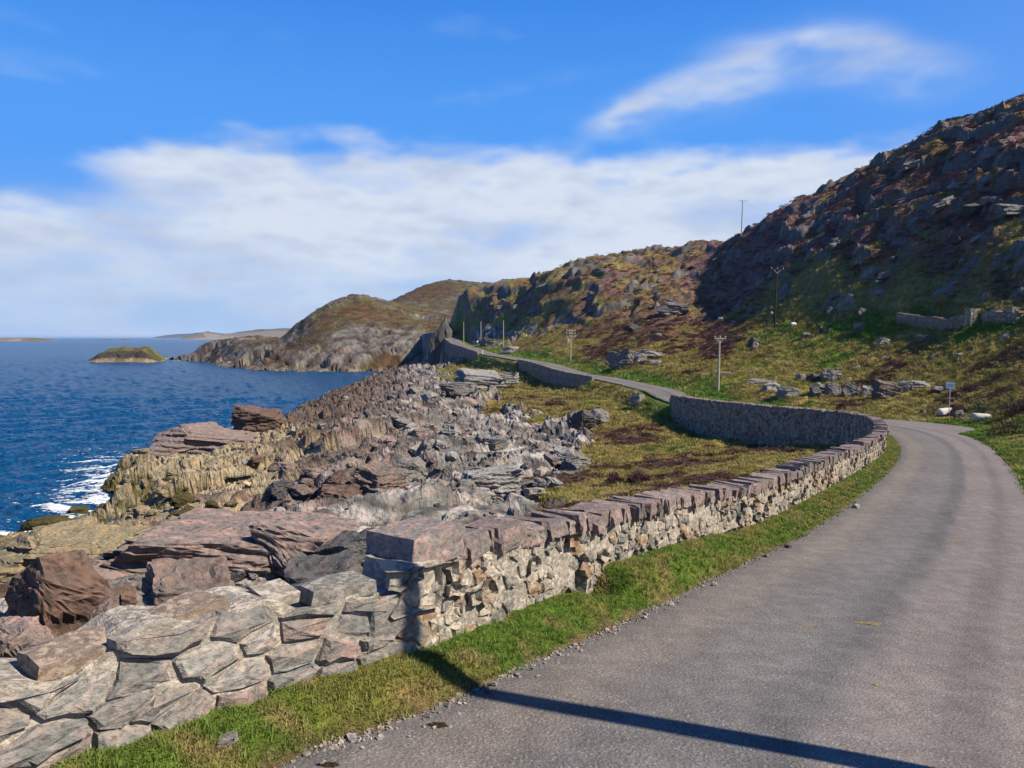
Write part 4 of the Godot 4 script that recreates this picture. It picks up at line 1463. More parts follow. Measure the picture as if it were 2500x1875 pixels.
# ---------------------------------------------------------------- rocks of moor and hill
func build_moor_rocks() -> void:
	var rng := RandomNumberGenerator.new()
	rng.seed = 71
	# [column, foot row, width, height px, material, shape, label]
	var list := [
		[1925, 968, 60, 26, "rock_pale", 1, "white-topped flat outcrop at the end of the rock band above the bend"],
		[1885, 952, 50, 20, "rock_pale", 5, "pale low outcrop beside the white-topped one above the bend"],
		[2000, 965, 52, 34, "rock_grey", 2, "squarish grey block in the rock band above the bend"],
		[2035, 966, 40, 36, "rock_grey", 7, "leaning grey block between two others in the rock band"],
		[2078, 970, 44, 40, "rock_grey", 3, "rounded dark-streaked block in the middle of the rock band"],
		[2120, 968, 34, 32, "rock_pale", 6, "small pale block in the rock band beside the tan face"],
		[2165, 972, 62, 46, "rock_block", 0, "large tan-faced block of the rock band above the bend"],
		[2205, 958, 48, 34, "rock_grey", 9, "grey block at the uphill end of the rock band"],
		[2245, 945, 60, 16, "rock_pale", 4, "thin pale slab running up from the rock band"],
		[1985, 935, 40, 24, "rock_dark", 10, "dark cluster block of the smaller outcrop above the band"],
		[2030, 930, 50, 26, "rock_pale", 8, "white rounded block of the smaller outcrop above the band"],
		[1955, 928, 26, 18, "rock_pale", 11, "little white stone at the edge of the smaller outcrop"],
		[2290, 956, 30, 14, "rock_pale", 12, "bluish-white stone half sunk in heather near the sign"],
		[2340, 1022, 24, 26, "rock_grey", 13, "upright grey stone on the grass between the two sheep"],
		[2355, 1028, 22, 10, "rock_block", 6, "flat brown stone lying beside the upright stone"],
		[2255, 1008, 16, 10, "rock_grey", 7, "small grey stone on the road edge beside the sheep"],
		[1520, 895, 70, 42, "rock_grey", 3, "broad cracked outcrop on the moor above the road"],
		[1560, 885, 40, 28, "rock_pale", 1, "pale block at the upper end of the cracked outcrop"],
		[1590, 872, 60, 18, "rock_pale", 4, "sloping pale slab above the cracked outcrop"],
		[1600, 892, 30, 14, "rock_pale", 6, "low white stone below the sloping pale slab"],
		[1545, 808, 36, 18, "rock_dark", 9, "lone dark boulder on the brown slope"],
		[1605, 826, 26, 14, "rock_grey", 11, "grey slanted stone on the heather slope"],
		[1640, 765, 80, 30, "rock_grey", 2, "curved grey outcrop high on the grassy slope"],
		[1840, 848, 34, 24, "rock_dark", 10, "dark hollow-fronted boulder on the grassy moor"],
		[1845, 850, 18, 16, "rock_pale", 5, "white-faced stone set against the dark hollow-fronted boulder"],
		[1910, 735, 20, 14, "rock_grey", 12, "rounded stone near the foot of the shadowed crag"],
		[1968, 824, 22, 14, "rock_grey", 13, "grey stone on the bright green pasture"],
		[2015, 812, 24, 14, "rock_dark", 7, "dark stone on the bright green pasture"],
		[2098, 806, 26, 20, "rock_pale", 8, "pale pointed rock on the bright green pasture"],
		[2160, 840, 34, 16, "rock_pale", 4, "pale stones lying at the edge of the pasture"],
		[2260, 832, 46, 16, "rock_grey", 1, "low grey rock with a white end at the edge of the pasture"],
		[2030, 768, 26, 20, "rock_grey", 2, "grey boulder at the edge of the hill's shadow"],
		[2065, 772, 22, 18, "rock_grey", 9, "second boulder along the edge of the hill's shadow"],
		[2105, 772, 24, 20, "rock_grey", 3, "third boulder along the edge of the hill's shadow"],
		[1245, 862, 50, 18, "rock_pale", 5, "pale sloping rock on the bank above the far road"],
		[1190, 845, 44, 20, "rock_grey", 8, "grey rock on the bank at the mouth of the cutting"],
		[1860, 938, 70, 12, "rock_grey", 6, "long low rock slab in the dry grass above the wall"],
		[1770, 940, 40, 10, "rock_grey", 0, "flat half-buried rock in the dry grass by the pole"],
	]
	for q in list:
		var p := hit(q[0], q[1] - 1, 46.0 if q[0] > 1850 else 95.0)
		if p == Vector3.ZERO: continue
		var px := -p.z / F
		var o := place_rock("moor_rock", q[5], M[q[4]], p, Vector3(q[2] * px * 0.95, q[3] * px * 1.1, q[2] * px * 0.6), Vector3(rng.randf_range(-.15, .15), rng.randf_range(-0.4, 0.4), rng.randf_range(-.15, .15)), 0.25)
		tag(o, q[6], "rock")
	# crags standing out of the dark hill and of the middle ridge
	for z in [
		["crag", "jutting from the shadowed steep hillside", "crags of the dark hill", [[1870, 600], [2000, 480], [2300, 320], [2490, 250], [2490, 740], [2050, 740]], 44, 0.9, 3.2, ["rock_grey", "rock_grey", "rock_dark", "rock_pale"], 60.0],
		["crag", "on the long ridge behind the moor", "crags of the middle ridge", [[1140, 740], [1400, 660], [1600, 630], [1780, 590], [1800, 650], [1560, 720], [1400, 770], [1160, 800]], 30, 1.0, 3.0, ["rock_grey", "rock_dark", "rock_grey", "rock_pale"], 120.0],
		["moor_rock", "poking through grass and heather on the moor", "stones scattered over the moor", [[1300, 870], [1500, 800], [1850, 720], [1990, 780], [2490, 800], [2480, 930], [1900, 930], [1550, 920]], 46, 0.35, 1.0, ["rock_pale", "rock_grey", "rock_pale"], 50.0],
	]:
		var poly := PackedVector2Array()
		var lo := Vector2(9e9, 9e9)
		var hi := Vector2(-9e9, -9e9)
		for q in z[3]:
			var w := Vector2(q[0], q[1])
			poly.append(w)
			lo = lo.min(w)
			hi = hi.max(w)
		var made := 0
		var tries := 0
		while made < z[4] and tries < 2000:
			tries += 1
			var w := Vector2(rng.randf_range(lo.x, hi.x), rng.randf_range(lo.y, hi.y))
			if not Geometry2D.is_point_in_polygon(w, poly): continue
			var p := hit(w.x, w.y, z[8], 300.0)
			if p == Vector3.ZERO: continue
			if z[0] == "crag" and g_rock < 0.35 and rng.randf() < 0.7: continue
			var s: float = z[5] * pow(z[6] / z[5], pow(rng.randf(), 1.8))
			var size := Vector3(s * rng.randf_range(0.9, 1.6), s * rng.randf_range(0.4, 0.75), s * rng.randf_range(0.7, 1.1))
			var km: String = z[7][rng.randi() % z[7].size()]
			var o := place_rock(z[0], rng.randi() % 14, M[km], p, size, Vector3(rng.randf_range(-0.3, 0.3), rng.randf_range(-0.5, 0.5), rng.randf_range(0.0, 0.45)), 0.42)
			tag(o, looks(km, size, z[6], z[1]), "crag" if z[0] == "crag" else "rock", z[2])
			made += 1
	# the rock stack left standing beside the cutting
	var nz := noise(91, 0.8, FastNoiseLite.TYPE_SIMPLEX_SMOOTH, 4)
	var pl := [[Vector3(-0.97, 0.22, 0).normalized(), 0.9], [Vector3(0.98, 0.12, 0.1).normalized(), 0.8], [Vector3(-0.55, 0.8, 0.1).normalized(), 0.85], [Vector3(0.62, 0.75, 0).normalized(), 0.98], [Vector3.DOWN, 1.0], [Vector3(0, 0.1, 1).normalized(), 0.9], [Vector3(0, 0.1, -1).normalized(), 0.9], [Vector3(0.5, 0.2, 0.8).normalized(), 1.0]]
	var ps := at(1082, 905, 262.0)
	var st := put(soup(polytope(pl, 4, 0.16, nz, Vector3(4, 4, 4))), "rock_stack", M.rock_dark)
	st.transform = Transform3D(Basis.IDENTITY.scaled(Vector3(4.6, 9.5, 7.0)), ps + Vector3(0, 7.2, 0))
	tag(st, "dark jagged rock stack standing beside the cutting of the far road", "rock stack")

# ---------------------------------------------------------------- plants
func tuft(rng: RandomNumberGenerator, blades: int, wide: float, tall: float, spread: float, thick: float) -> ArrayMesh:
	var v := PackedVector3Array()
	for k in blades:
		var a := rng.randf() * TAU
		var r := wide * sqrt(rng.randf())
		var b := Vector3(cos(a) * r, -0.02, sin(a) * r)
		var lean := Vector3(rng.randf_range(-1, 1), 0, rng.randf_range(-1, 1)) * spread
		var h := tall * rng.randf_range(0.55, 1.0)
		var side := Vector3(rng.randf_range(-1, 1), 0, rng.randf_range(-1, 1)).normalized() * thick
		var mid := b + lean * 0.35 * h + Vector3(0, h * 0.6, 0)
		var tip := b + lean * h + Vector3(0, h, 0)
		v.append_array(PackedVector3Array([b - side, mid - side * 0.7, b + side, b + side, mid - side * 0.7, mid + side * 0.7, mid - side * 0.7, tip, mid + side * 0.7]))
	return soup(v)

func bush(rng: RandomNumberGenerator, sprigs: int) -> ArrayMesh:     # heather: short sprigs over a dome
	var v := PackedVector3Array()
	for k in sprigs:
		var a := rng.randf() * TAU
		var e := acos(rng.randf_range(0.0, 1.0))
		var d := Vector3(sin(e) * cos(a), cos(e) * 0.72, sin(e) * sin(a))
		var o := d * rng.randf_range(0.62, 1.0)
		var side := d.cross(Vector3(rng.randf_range(-1, 1), rng.randf_range(-1, 1), rng.randf_range(-1, 1))).normalized() * rng.randf_range(0.05, 0.11)
		var t := o + (d + Vector3(0, 0.5, 0)).normalized() * rng.randf_range(0.16, 0.34)
		v.append_array(PackedVector3Array([o - side, t, o + side]))
		var s2 := side.rotated(d.normalized(), 1.4)
		v.append_array(PackedVector3Array([o - s2, t, o + s2]))
	return soup(v)

func build_plants() -> void:
	var rng := RandomNumberGenerator.new()
	rng.seed = 101
	# short turf of the verge
	var short := [tuft(rng, 14, 0.05, 0.042, 0.9, 0.0035), tuft(rng, 18, 0.06, 0.05, 1.2, 0.004), tuft(rng, 10, 0.05, 0.10, 0.7, 0.004)]
	var xf := [[], [], []]
	for k in 9000:
		var D := exp(rng.randf_range(log(3.3), log(52.0)))
		var s := s_of(D)
		var t := rng.randf_range(0.0, verge_w(D) + 0.02)
		var p := ROADWAY.at(s + rng.randf() * 0.1, t, verge_h(s, t, D) + 0.0)
		var c := turf_colour(p.x, p.z)
		var f := rng.randf_range(0.55, 0.95)
		var kind := 0 if rng.randf() < 0.5 else (1 if rng.randf() < 0.85 else 2)
		if t > verge_w(D) - 0.12 and rng.randf() < 0.5: continue
		var sc := clampf(D / 9.0, 0.9, 2.2) * rng.randf_range(0.7, 1.2)
		xf[kind].append([Transform3D(Basis(Vector3.UP, rng.randf() * TAU).scaled_local(Vector3(sc, minf(sc, 1.3), sc)), p), Color(c.r * f, c.g * f, c.b * f)])
	scatter("verge_grass", "short bright green grass growing on the verge along the wall", "grass", xf, short, M.blade)
	# grass and heather of the moor
	var long := [tuft(rng, 26, 0.30, 0.34, 0.7, 0.016), tuft(rng, 30, 0.34, 0.26, 1.0, 0.018)]
	var heath := [bush(rng, 90), bush(rng, 70)]
	var gx := [[], []]
	var hx := [[], []]
	for k in 60000:
		var a := rng.randf_range(-0.15, 0.78)
		var D := exp(rng.randf_range(log(18.0), log(250.0)))
		var X := a * D
		var y := land(X, D)
		if g_rock > 0.4 or (g_side > -0.7 and g_side < road_edge(g_station) + 0.1) or y < 1.0: continue
		if g_hill > 0.6 and rng.randf() < 0.4: continue
		var n1 := n_a.get_noise_2d(X * 1.3, D * 1.3 - 90)
		var n2 := n_b.get_noise_2d(X * 0.8 + 70, D * 0.8)
		var h := g_veg + 0.36 * n1 + 0.26 * n2
		var sc := clampf(D / 60.0, 0.7, 1.9) * rng.randf_range(0.55, 1.2)
		var p := Vector3(X, y - 0.03, -D)
		if h > 0.62:
			if rng.randf() < 0.35: continue
			var c := Color(0.15, 0.098, 0.055).lerp(Color(0.18, 0.10, 0.10), smoothstep(0.58, 0.85, h + rng.randf_range(-0.1, 0.1)))
			var f := rng.randf_range(0.6, 1.2)
			hx[rng.randi() % 2].append([Transform3D(Basis(Vector3.UP, rng.randf() * TAU).scaled_local(Vector3(0.42, 0.30, 0.42) * sc), p), Color(c.r * f, c.g * f, c.b * f)])
		else:
			var c := veg_colour(X, D, g_veg)
			var f := rng.randf_range(0.45, 0.85)
			gx[rng.randi() % 2].append([Transform3D(Basis(Vector3.UP, rng.randf() * TAU).scaled_local(Vector3(1.2, rng.randf_range(0.6, 1.1), 1.2) * sc), p), Color(c.r * f, c.g * f, c.b * f)])
	scatter("moor_grass", "olive and straw-coloured tussock grass covering the moor", "grass", gx, long, M.blade)
	scatter("heather", "brown and purple heather growing in patches over the moor", "heather", hx, heath, M.heath)
	# heather banks beside the road
	for q in [[2460, 1062, 110, 50, "dark heather hummock on the bank beside the road bend"], [2480, 1010, 90, 40, "brown heather hummock behind the bank of the bend"], [1560, 1178, 70, 45, "purple heather bush growing close behind the wall"], [1500, 1180, 60, 40, "dark heather bush behind the coping of the wall"]]:
		var p := hit(q[0], q[1], 24.0 if q[0] > 2000 else 34.0)
		if p == Vector3.ZERO: continue
		var px := -p.z / F
		var v := PackedVector3Array()
		for k in 1500:
			var a := rng.randf() * TAU
			var e := acos(rng.randf_range(0.0, 1.0))
			var lump := 0.72 + 0.4 * n_b.get_noise_2d(a * 3.0 + q[0], e * 4.0)
			var d := Vector3(sin(e) * cos(a), cos(e), sin(e) * sin(a))
			var o: Vector3 = Vector3(d.x * q[2] * 0.5 * px, d.y * q[3] * px, d.z * q[2] * 0.4 * px) * lump * rng.randf_range(0.75, 1.0)
			var side := d.cross(Vector3(rng.randf_range(-1, 1), rng.randf_range(-1, 1), rng.randf_range(-1, 1))).normalized() * rng.randf_range(0.012, 0.03)
			var t := o + (d + Vector3(0, 0.6, 0)).normalized() * rng.randf_range(0.06, 0.13)
			v.append_array(PackedVector3Array([o - side, t, o + side]))
		var m := plain(lin(0.085, 0.052, 0.04) if q[0] > 2000 else lin(0.10, 0.05, 0.055), 0.95)
		var o2 := put(soup(v), "heather_bush", m)
		o2.position = p - Vector3(0, 0.12, 0)
		tag(o2, q[4], "bush")
	# dandelion
	var root := base("dandelion", Vector3(at(1117, 1597, 6.2).x, verge_surface(at(1117, 1597, 6.2).x, 6.2) + 0.03, -6.2))
	tag(root, "single yellow dandelion flower in the verge at the foot of the wall", "flower")
	put(tube(PackedVector3Array([Vector3(0, -0.06, 0), Vector3(0, 0.035, 0)]), [0.003, 0.002], 5), "stem", M.blade_green, root)
	put(bush(rng, 60), "flower_head", M.yellow, root).transform = Transform3D(Basis.IDENTITY.scaled(Vector3.ONE * 0.016), Vector3(0, 0.035, 0))

# ---------------------------------------------------------------- foam, pools
func sea_y(X: float, D: float, wv: FastNoiseLite) -> float:
	var am := 0.55 * (1.0 - smoothstep(300.0, 700.0, D))
	var qx := X * 0.75 + D * 0.66
	var qy := D * 0.75 - X * 0.66
	return am * (wv.get_noise_2d(qx * 0.55, qy * 1.2) + 0.5 * wv.get_noise_2d(qx * 1.3 + 50, qy * 1.9))

func build_foam() -> void:
	var rng := RandomNumberGenerator.new()
	rng.seed = 131
	var wv := noise(77, 0.16, FastNoiseLite.TYPE_SIMPLEX_SMOOTH, 4)
	var streak := noise(78, 0.22, FastNoiseLite.TYPE_SIMPLEX_SMOOTH, 4)
	var flakes := []
	for k in 3:
		var v := PackedVector3Array()
		var n := 9
		var ring := PackedVector3Array()
		for i in n:
			var a := i * TAU / n
			ring.append(Vector3(cos(a), 0, sin(a)) * rng.randf_range(0.45, 1.0))
		for i in n: v.append_array(PackedVector3Array([Vector3(0, 0.12, 0), ring[(i + 1) % n], ring[i]]))
		flakes.append(soup(v))
	var xf := [[], [], []]
	var spots := [[265, 1165, 110, 55, 1.0], [230, 1215, 90, 45, 0.9], [150, 1250, 110, 30, 0.9], [245, 1270, 70, 26, 0.7], [40, 1312, 90, 12, 0.8], [130, 1305, 60, 8, 0.6], [575, 1040, 22, 7, 0.9], [820, 960, 30, 5, 0.6], [340, 1118, 40, 16, 0.5], [560, 1070, 40, 8, 0.5]]
	for q in spots:
		for k in int(q[2] * q[3] * 3.6):
			var g := Vector2(rng.randfn(0, 0.5), rng.randfn(0, 0.5))
			var u: float = q[0] + g.x * q[2]
			var v: float = q[1] + g.y * q[3]
			var D := EYE * F / (v - 822.0)
			var X := (u - 1250.0) / F * D
			var n := streak.get_noise_2d(X * 0.5 + D * 0.35, (D - X * 0.2) * 1.6)
			if rng.randf() > smoothstep(-0.15, 0.60, n + 0.16 * q[4] - 0.20 * g.length()): continue
			if land(X, D) > -0.1: continue
			var s := 0.03 + 0.15 * pow(rng.randf(), 2.0)
			xf[rng.randi() % 3].append([Transform3D(Basis(Vector3.UP, rng.randf_range(-0.5, 0.5)).scaled_local(Vector3(s * 1.7, 0.15, s)), Vector3(X, sea_y(X, D, wv) + 0.03, -D)), Color.WHITE])
	scatter("sea_foam", "white surf foam streaked on the water where waves meet the rocks", "foam", xf, flakes, M.foam)
	# a skin of water in hollows of the tide-washed rock
	for q in [[575, 1165, 60, 8, "shallow tide pool mirroring the sky behind the point"], [612, 1132, 40, 6, "narrow tide pool above the larger pool"], [440, 1215, 36, 10, "dark tide pool among the weed-covered rocks"]]:
		var p := hit(q[0], q[1], 40.0)
		if p == Vector3.ZERO: continue
		var px := -p.z / F
		var v := PackedVector3Array()
		var n := 18
		var ring := PackedVector3Array()
		for i in n:
			var a := i * TAU / n
			var r := 1.0 + 0.3 * sin(a * 3 + q[0]) + 0.15 * rng.randf()
			ring.append(Vector3(cos(a) * q[2] * 0.6 * px, 0, sin(a) * q[3] * px * 2.4) * r)
		for i in n: v.append_array(PackedVector3Array([Vector3.ZERO, ring[i], ring[(i + 1) % n]]))
		var o := put(soup(v), "tide_pool", M.pool)
		o.position = p + Vector3(0, 0.10, 0)
		tag(o, q[4], "pool", "", "structure")

# ---------------------------------------------------------------- poles, signs
func tube(pts: PackedVector3Array, rad: Array, sides := 8) -> ArrayMesh:
	var v := PackedVector3Array()
	var idx := PackedInt32Array()
	for i in pts.size():
		var t := (pts[mini(i + 1, pts.size() - 1)] - pts[maxi(i - 1, 0)]).normalized()
		var a := t.cross(Vector3(0.13, 0.05, 1.0) if absf(t.z) < 0.9 else Vector3.RIGHT).normalized()
		var b := t.cross(a)
		for k in sides:
			var w := k * TAU / sides
			v.append(pts[i] + (a * cos(w) + b * sin(w)) * rad[i])
			if i > 0:
				var p := i * sides + k
				var q := i * sides + (k + 1) % sides
				idx.append_array(PackedInt32Array([p - sides, p, q - sides, q - sides, p, q]))
	for e in [0, pts.size() - 1]:
		for k in range(1, sides - 1): idx.append_array(PackedInt32Array([e * sides, e * sides + k, e * sides + k + 1]))
	return indexed(v, idx)

func bar(size: Vector3) -> ArrayMesh:
	var c := 0.12 * minf(size.x, minf(size.y, size.z))
	var pl := []
	var tris := PackedVector3Array()
	var h := size * 0.5
	var nz := n_c
	for n in [Vector3.RIGHT, Vector3.LEFT, Vector3.UP, Vector3.DOWN, Vector3.BACK, Vector3.FORWARD]: pl.append([n, absf(n.x) * h.x + absf(n.y) * h.y + absf(n.z) * h.z])
	for sx in [-1, 1]:
		for sy in [-1, 1]:
			pl.append([Vector3(sx, sy, 0).normalized(), (h.x + h.y - c) / sqrt(2.0)])
			pl.append([Vector3(sx, 0, sy).normalized(), (h.x + h.z - c) / sqrt(2.0)])
			pl.append([Vector3(0, sx, sy).normalized(), (h.y + h.z - c) / sqrt(2.0)])
	tris = polytope(pl, 0, 0.0, nz, Vector3.ZERO)
	return soup(tris)

func pole(u: float, vfoot: float, vtop: float, d: float, arms: int, arm_w: float, m: Material, label: String, lean := 0.0, sight := true) -> Node3D:
	var p := at(u, vfoot, d)
	if sight:
		var q := hit(u, vfoot, d * 0.72, d * 1.35)
		if q != Vector3.ZERO:
			p = q
			d = -q.z
	var tall := (vfoot - vtop) / F * d
	var g := land(p.x, d)
	if absf(g - p.y) < 4.0:
		tall += p.y - g
		p.y = g
	var root := base("utility_pole", p, 0.25)
	root.rotation.z = lean
	tag(root, label, "pole", "wooden poles along the road")
	put(tube(PackedVector3Array([Vector3(0, -0.8, 0), Vector3(0, tall * 0.5, 0), Vector3(0, tall, 0)]), [0.15, 0.13, 0.10], 10), "pole_shaft", m, root)
	for k in arms:
		var y := tall - 0.12 - k * (0.62 if arms > 1 else 0.5)
		var arm := put(bar(Vector3(arm_w, 0.09, 0.09)), "crossarm", m, root)
		arm.position = Vector3(0, y, 0.15)
		var n := 4 if arms > 1 else 3
		for i in n:
			var ins := put(tube(PackedVector3Array([Vector3(0, 0.05, 0), Vector3(0, 0.12, 0), Vector3(0, 0.2, 0), Vector3(0, 0.26, 0), Vector3(0, 0.30, 0)]), [0.02, 0.02, 0.06, 0.065, 0.03], 6), "insulator", M.ceramic, arm)
			ins.position = Vector3(lerpf(-0.45, 0.45, i / float(n - 1)) * arm_w, 0, 0)
		if arms == 1:
			for sgn in [-1, 1]: put(tube(PackedVector3Array([Vector3(sgn * arm_w * 0.27, y - 0.05, 0.15), Vector3(0, y - 0.62, 0.11)]), [0.03, 0.03], 5), "brace", M.metal, root)
	return root

func build_poles() -> void:
	pole(1753, 957, 824, 95.0, 1, 1.5, M.wood, "pale pole with a single crossarm in dry grass above the long wall", -0.012)
	pole(1891, 802, 658, 118.0, 1, 2.4, M.wood_dark, "tall dark pole with a wide crossarm in front of the shadowed hill", -0.02)
	pole(1810, 577, 491, 190.0, 1, 2.6, M.wood, "pole with a crossarm standing against the sky on the ridge", -0.02)
	pole(1626, 640, 609, 285.0, 1, 2.6, M.wood, "pole whose crossarm alone shows over the ridge line", 0.0, false)
	pole(1393, 882, 806, 149.0, 3, 2.0, M.wood, "telegraph pole with stacked crossarms beside the far road")
	pole(1229, 848, 782, 184.0, 0, 0.0, M.wood, "bare pale pole on the bank above the far road beside rocks")
	pole(1174, 838, 785, 228.0, 0, 0.0, M.wood, "bare pole at the mouth of the road cutting beside the small sign")
	pole(1132, 836, 786, 252.0, 0, 0.0, M.wood, "bare pole in the shade of the road cutting")
	pole(1098, 812, 779, 340.0, 0, 0.0, M.wood, "far bare pole beyond the road cutting", 0.0, false)
	# the pole that stands behind the photographer's right shoulder; its shadow crosses road, verge and wall
	var sp := base("utility_pole", Vector3(5.3, land(5.3, 3.76) - 0.05, -3.76))
	tag(sp, "weathered pole on the landward road side whose shadow crosses road and wall", "pole", "wooden poles along the road")
	put(tube(PackedVector3Array([Vector3(0, -0.6, 0), Vector3(0, 3.6, 0), Vector3(0, 7.4, 0)]), [0.14, 0.128, 0.115], 14), "pole_shaft", M.wood, sp)
	# one wire runs from the ridge pole down behind the hill
	var a := at(1816, 494, 190.0)
	var b := at(1885, 520, 186.0)
	var pts := PackedVector3Array()
	for k in 9:
		var f := k / 8.0
		pts.append(a.lerp(b, f) - Vector3(0, sin(f * PI) * 0.15, 0))
	var rad := []
	for k in 9: rad.append(0.012)
	tag(put(tube(pts, rad, 4), "overhead_wire", M.metal), "thin wire from the ridge pole down to the hillside", "wire")
	# passing-place sign
	var p := at(2317, 1006, 53.0)
	p.y = land(p.x, 53.0)
	var sg := base("road_sign", p, -0.35)
	tag(sg, "small white rectangular road sign on a thin post beside the bend", "road sign")
	var tall := 185.0 / F * 53.0 - (EYE - p.y) + 1.95
	put(tube(PackedVector3Array([Vector3(0, -0.4, 0), Vector3(0, 2.4, 0)]), [0.032, 0.032], 8), "post", M.metal, sg)
	var plate := put(bar(Vector3(0.52, 0.44, 0.02)), "plate", M.white, sg)
	plate.position = Vector3(0, 2.2, 0.045)
	for k in 2: put(bar(Vector3(0.40, 0.05, 0.006)), "print_line", M.ink, plate).position = Vector3(0, 0.045 - k * 0.085, 0.014)
	# far small signs
	p = at(1166, 836, 224.0)
	p.y = land(p.x, 224.0)
	var s2 := base("road_sign", p)
	tag(s2, "tiny diamond-shaped sign at the mouth of the far cutting", "road sign")
	put(tube(PackedVector3Array([Vector3(0, -0.4, 0), Vector3(0, 1.5, 0)]), [0.05, 0.05], 6), "post", M.metal, s2)
	var dm := put(bar(Vector3(0.5, 0.5, 0.04)), "plate", M.white, s2)
	dm.transform = Transform3D(Basis(Vector3.BACK, PI / 4), Vector3(0, 1.55, 0.08))
	p = ROADWAY.at(s_of(187.0), 0.1, 0.0)
	var s3 := base("marker_post", p)
	tag(s3, "white marker post at the near end of the far parapet wall", "marker post")
	put(tube(PackedVector3Array([Vector3(0, -1.0, 0), Vector3(0, 1.1, 0)]), [0.06, 0.06], 6), "post", M.white, s3)
	put(bar(Vector3(0.16, 0.12, 0.14)), "cap", M.metal, s3).position = Vector3(0, 1.14, 0)

# ---------------------------------------------------------------- sheep: tapered capsules joined smoothly, meshed as surface nets
func surface_nets(bones: Array, cell: float, k: float, colour: Callable) -> ArrayMesh:
	var lo := Vector3(9, 9, 9)
	var hi := -lo
	for b in bones:
		for e in [0, 1]:
			lo = lo.min(b[e] - Vector3.ONE * (b[2 + e] + cell * 3))
			hi = hi.max(b[e] + Vector3.ONE * (b[2 + e] + cell * 3))
	var nx := int((hi.x - lo.x) / cell) + 1
	var ny := int((hi.y - lo.y) / cell) + 1
	var nzc := int((hi.z - lo.z) / cell) + 1
	var val := PackedFloat32Array()
	val.resize(nx * ny * nzc)
	for z in nzc:
		for y in ny:
			for x in nx:
				var p := lo + Vector3(x, y, z) * cell
				var d := 9.0
				for b in bones:
					var ab: Vector3 = b[1] - b[0]
					var t := clampf((p - b[0]).dot(ab) / maxf(ab.length_squared(), 1e-6), 0, 1)
					var e: float = p.distance_to(b[0] + ab * t) - lerpf(b[2], b[3], t)
					var h := clampf(0.5 + 0.5 * (d - e) / k, 0, 1)
					d = lerpf(d, e, h) - k * h * (1.0 - h)
				d += 0.012 * n_d.get_noise_3d(p.x * 9, p.y * 9, p.z * 9)
				val[(z * ny + y) * nx + x] = d
	var at_cell := PackedInt32Array()
	at_cell.resize(nx * ny * nzc)
	at_cell.fill(-1)
	var v := PackedVector3Array()
	var cols := PackedColorArray()
	var idx := PackedInt32Array()
	for z in nzc - 1:
		for y in ny - 1:
			for x in nx - 1:
				var i := (z * ny + y) * nx + x
				var sum := Vector3.ZERO
				var cnt := 0
				for e in [[0, 1, 0], [0, 1, 1], [0, 1, 2], [0, 1, 3], [1, 1, 0], [1, 1, 1], [1, 1, 2], [1, 1, 3], [2, 1, 0], [2, 1, 1], [2, 1, 2], [2, 1, 3]]:
					var ax: int = e[0]
					var o := Vector3i.ZERO
					o[(ax + 1) % 3] = e[2] & 1
					o[(ax + 2) % 3] = e[2] >> 1
					var o2 := o
					o2[ax] += 1
					var fa := val[i + (o.z * ny + o.y) * nx + o.x]
					var fb := val[i + (o2.z * ny + o2.y) * nx + o2.x]
					if (fa < 0) != (fb < 0):
						sum += Vector3(o).lerp(Vector3(o2), fa / (fa - fb))
						cnt += 1
				if cnt:
					at_cell[i] = v.size()
					var p := lo + (Vector3(x, y, z) + sum / cnt) * cell
					v.append(p)
					cols.append(colour.call(p))
	var strides := [1, nx, nx * ny]
	for z in range(1, nzc - 1):
		for y in range(1, ny - 1):
			for x in range(1, nx - 1):
				var i := (z * ny + y) * nx + x
				for ax in 3:
					var s: int = strides[ax]
					if (val[i] < 0) == (val[i + s] < 0): continue
					var b: int = strides[(ax + 1) % 3]
					var c: int = strides[(ax + 2) % 3]
					var q := [at_cell[i], at_cell[i - b], at_cell[i - b - c], at_cell[i - c]]
					if q.min() < 0: continue
					if val[i] < 0: idx.append_array(PackedInt32Array([q[0], q[2], q[1], q[0], q[3], q[2]]))
					else: idx.append_array(PackedInt32Array([q[0], q[1], q[2], q[0], q[2], q[3]]))
	var st := SurfaceTool.new()
	st.create_from(indexed(v, idx, cols), 0)
	st.generate_normals()
	return st.commit()

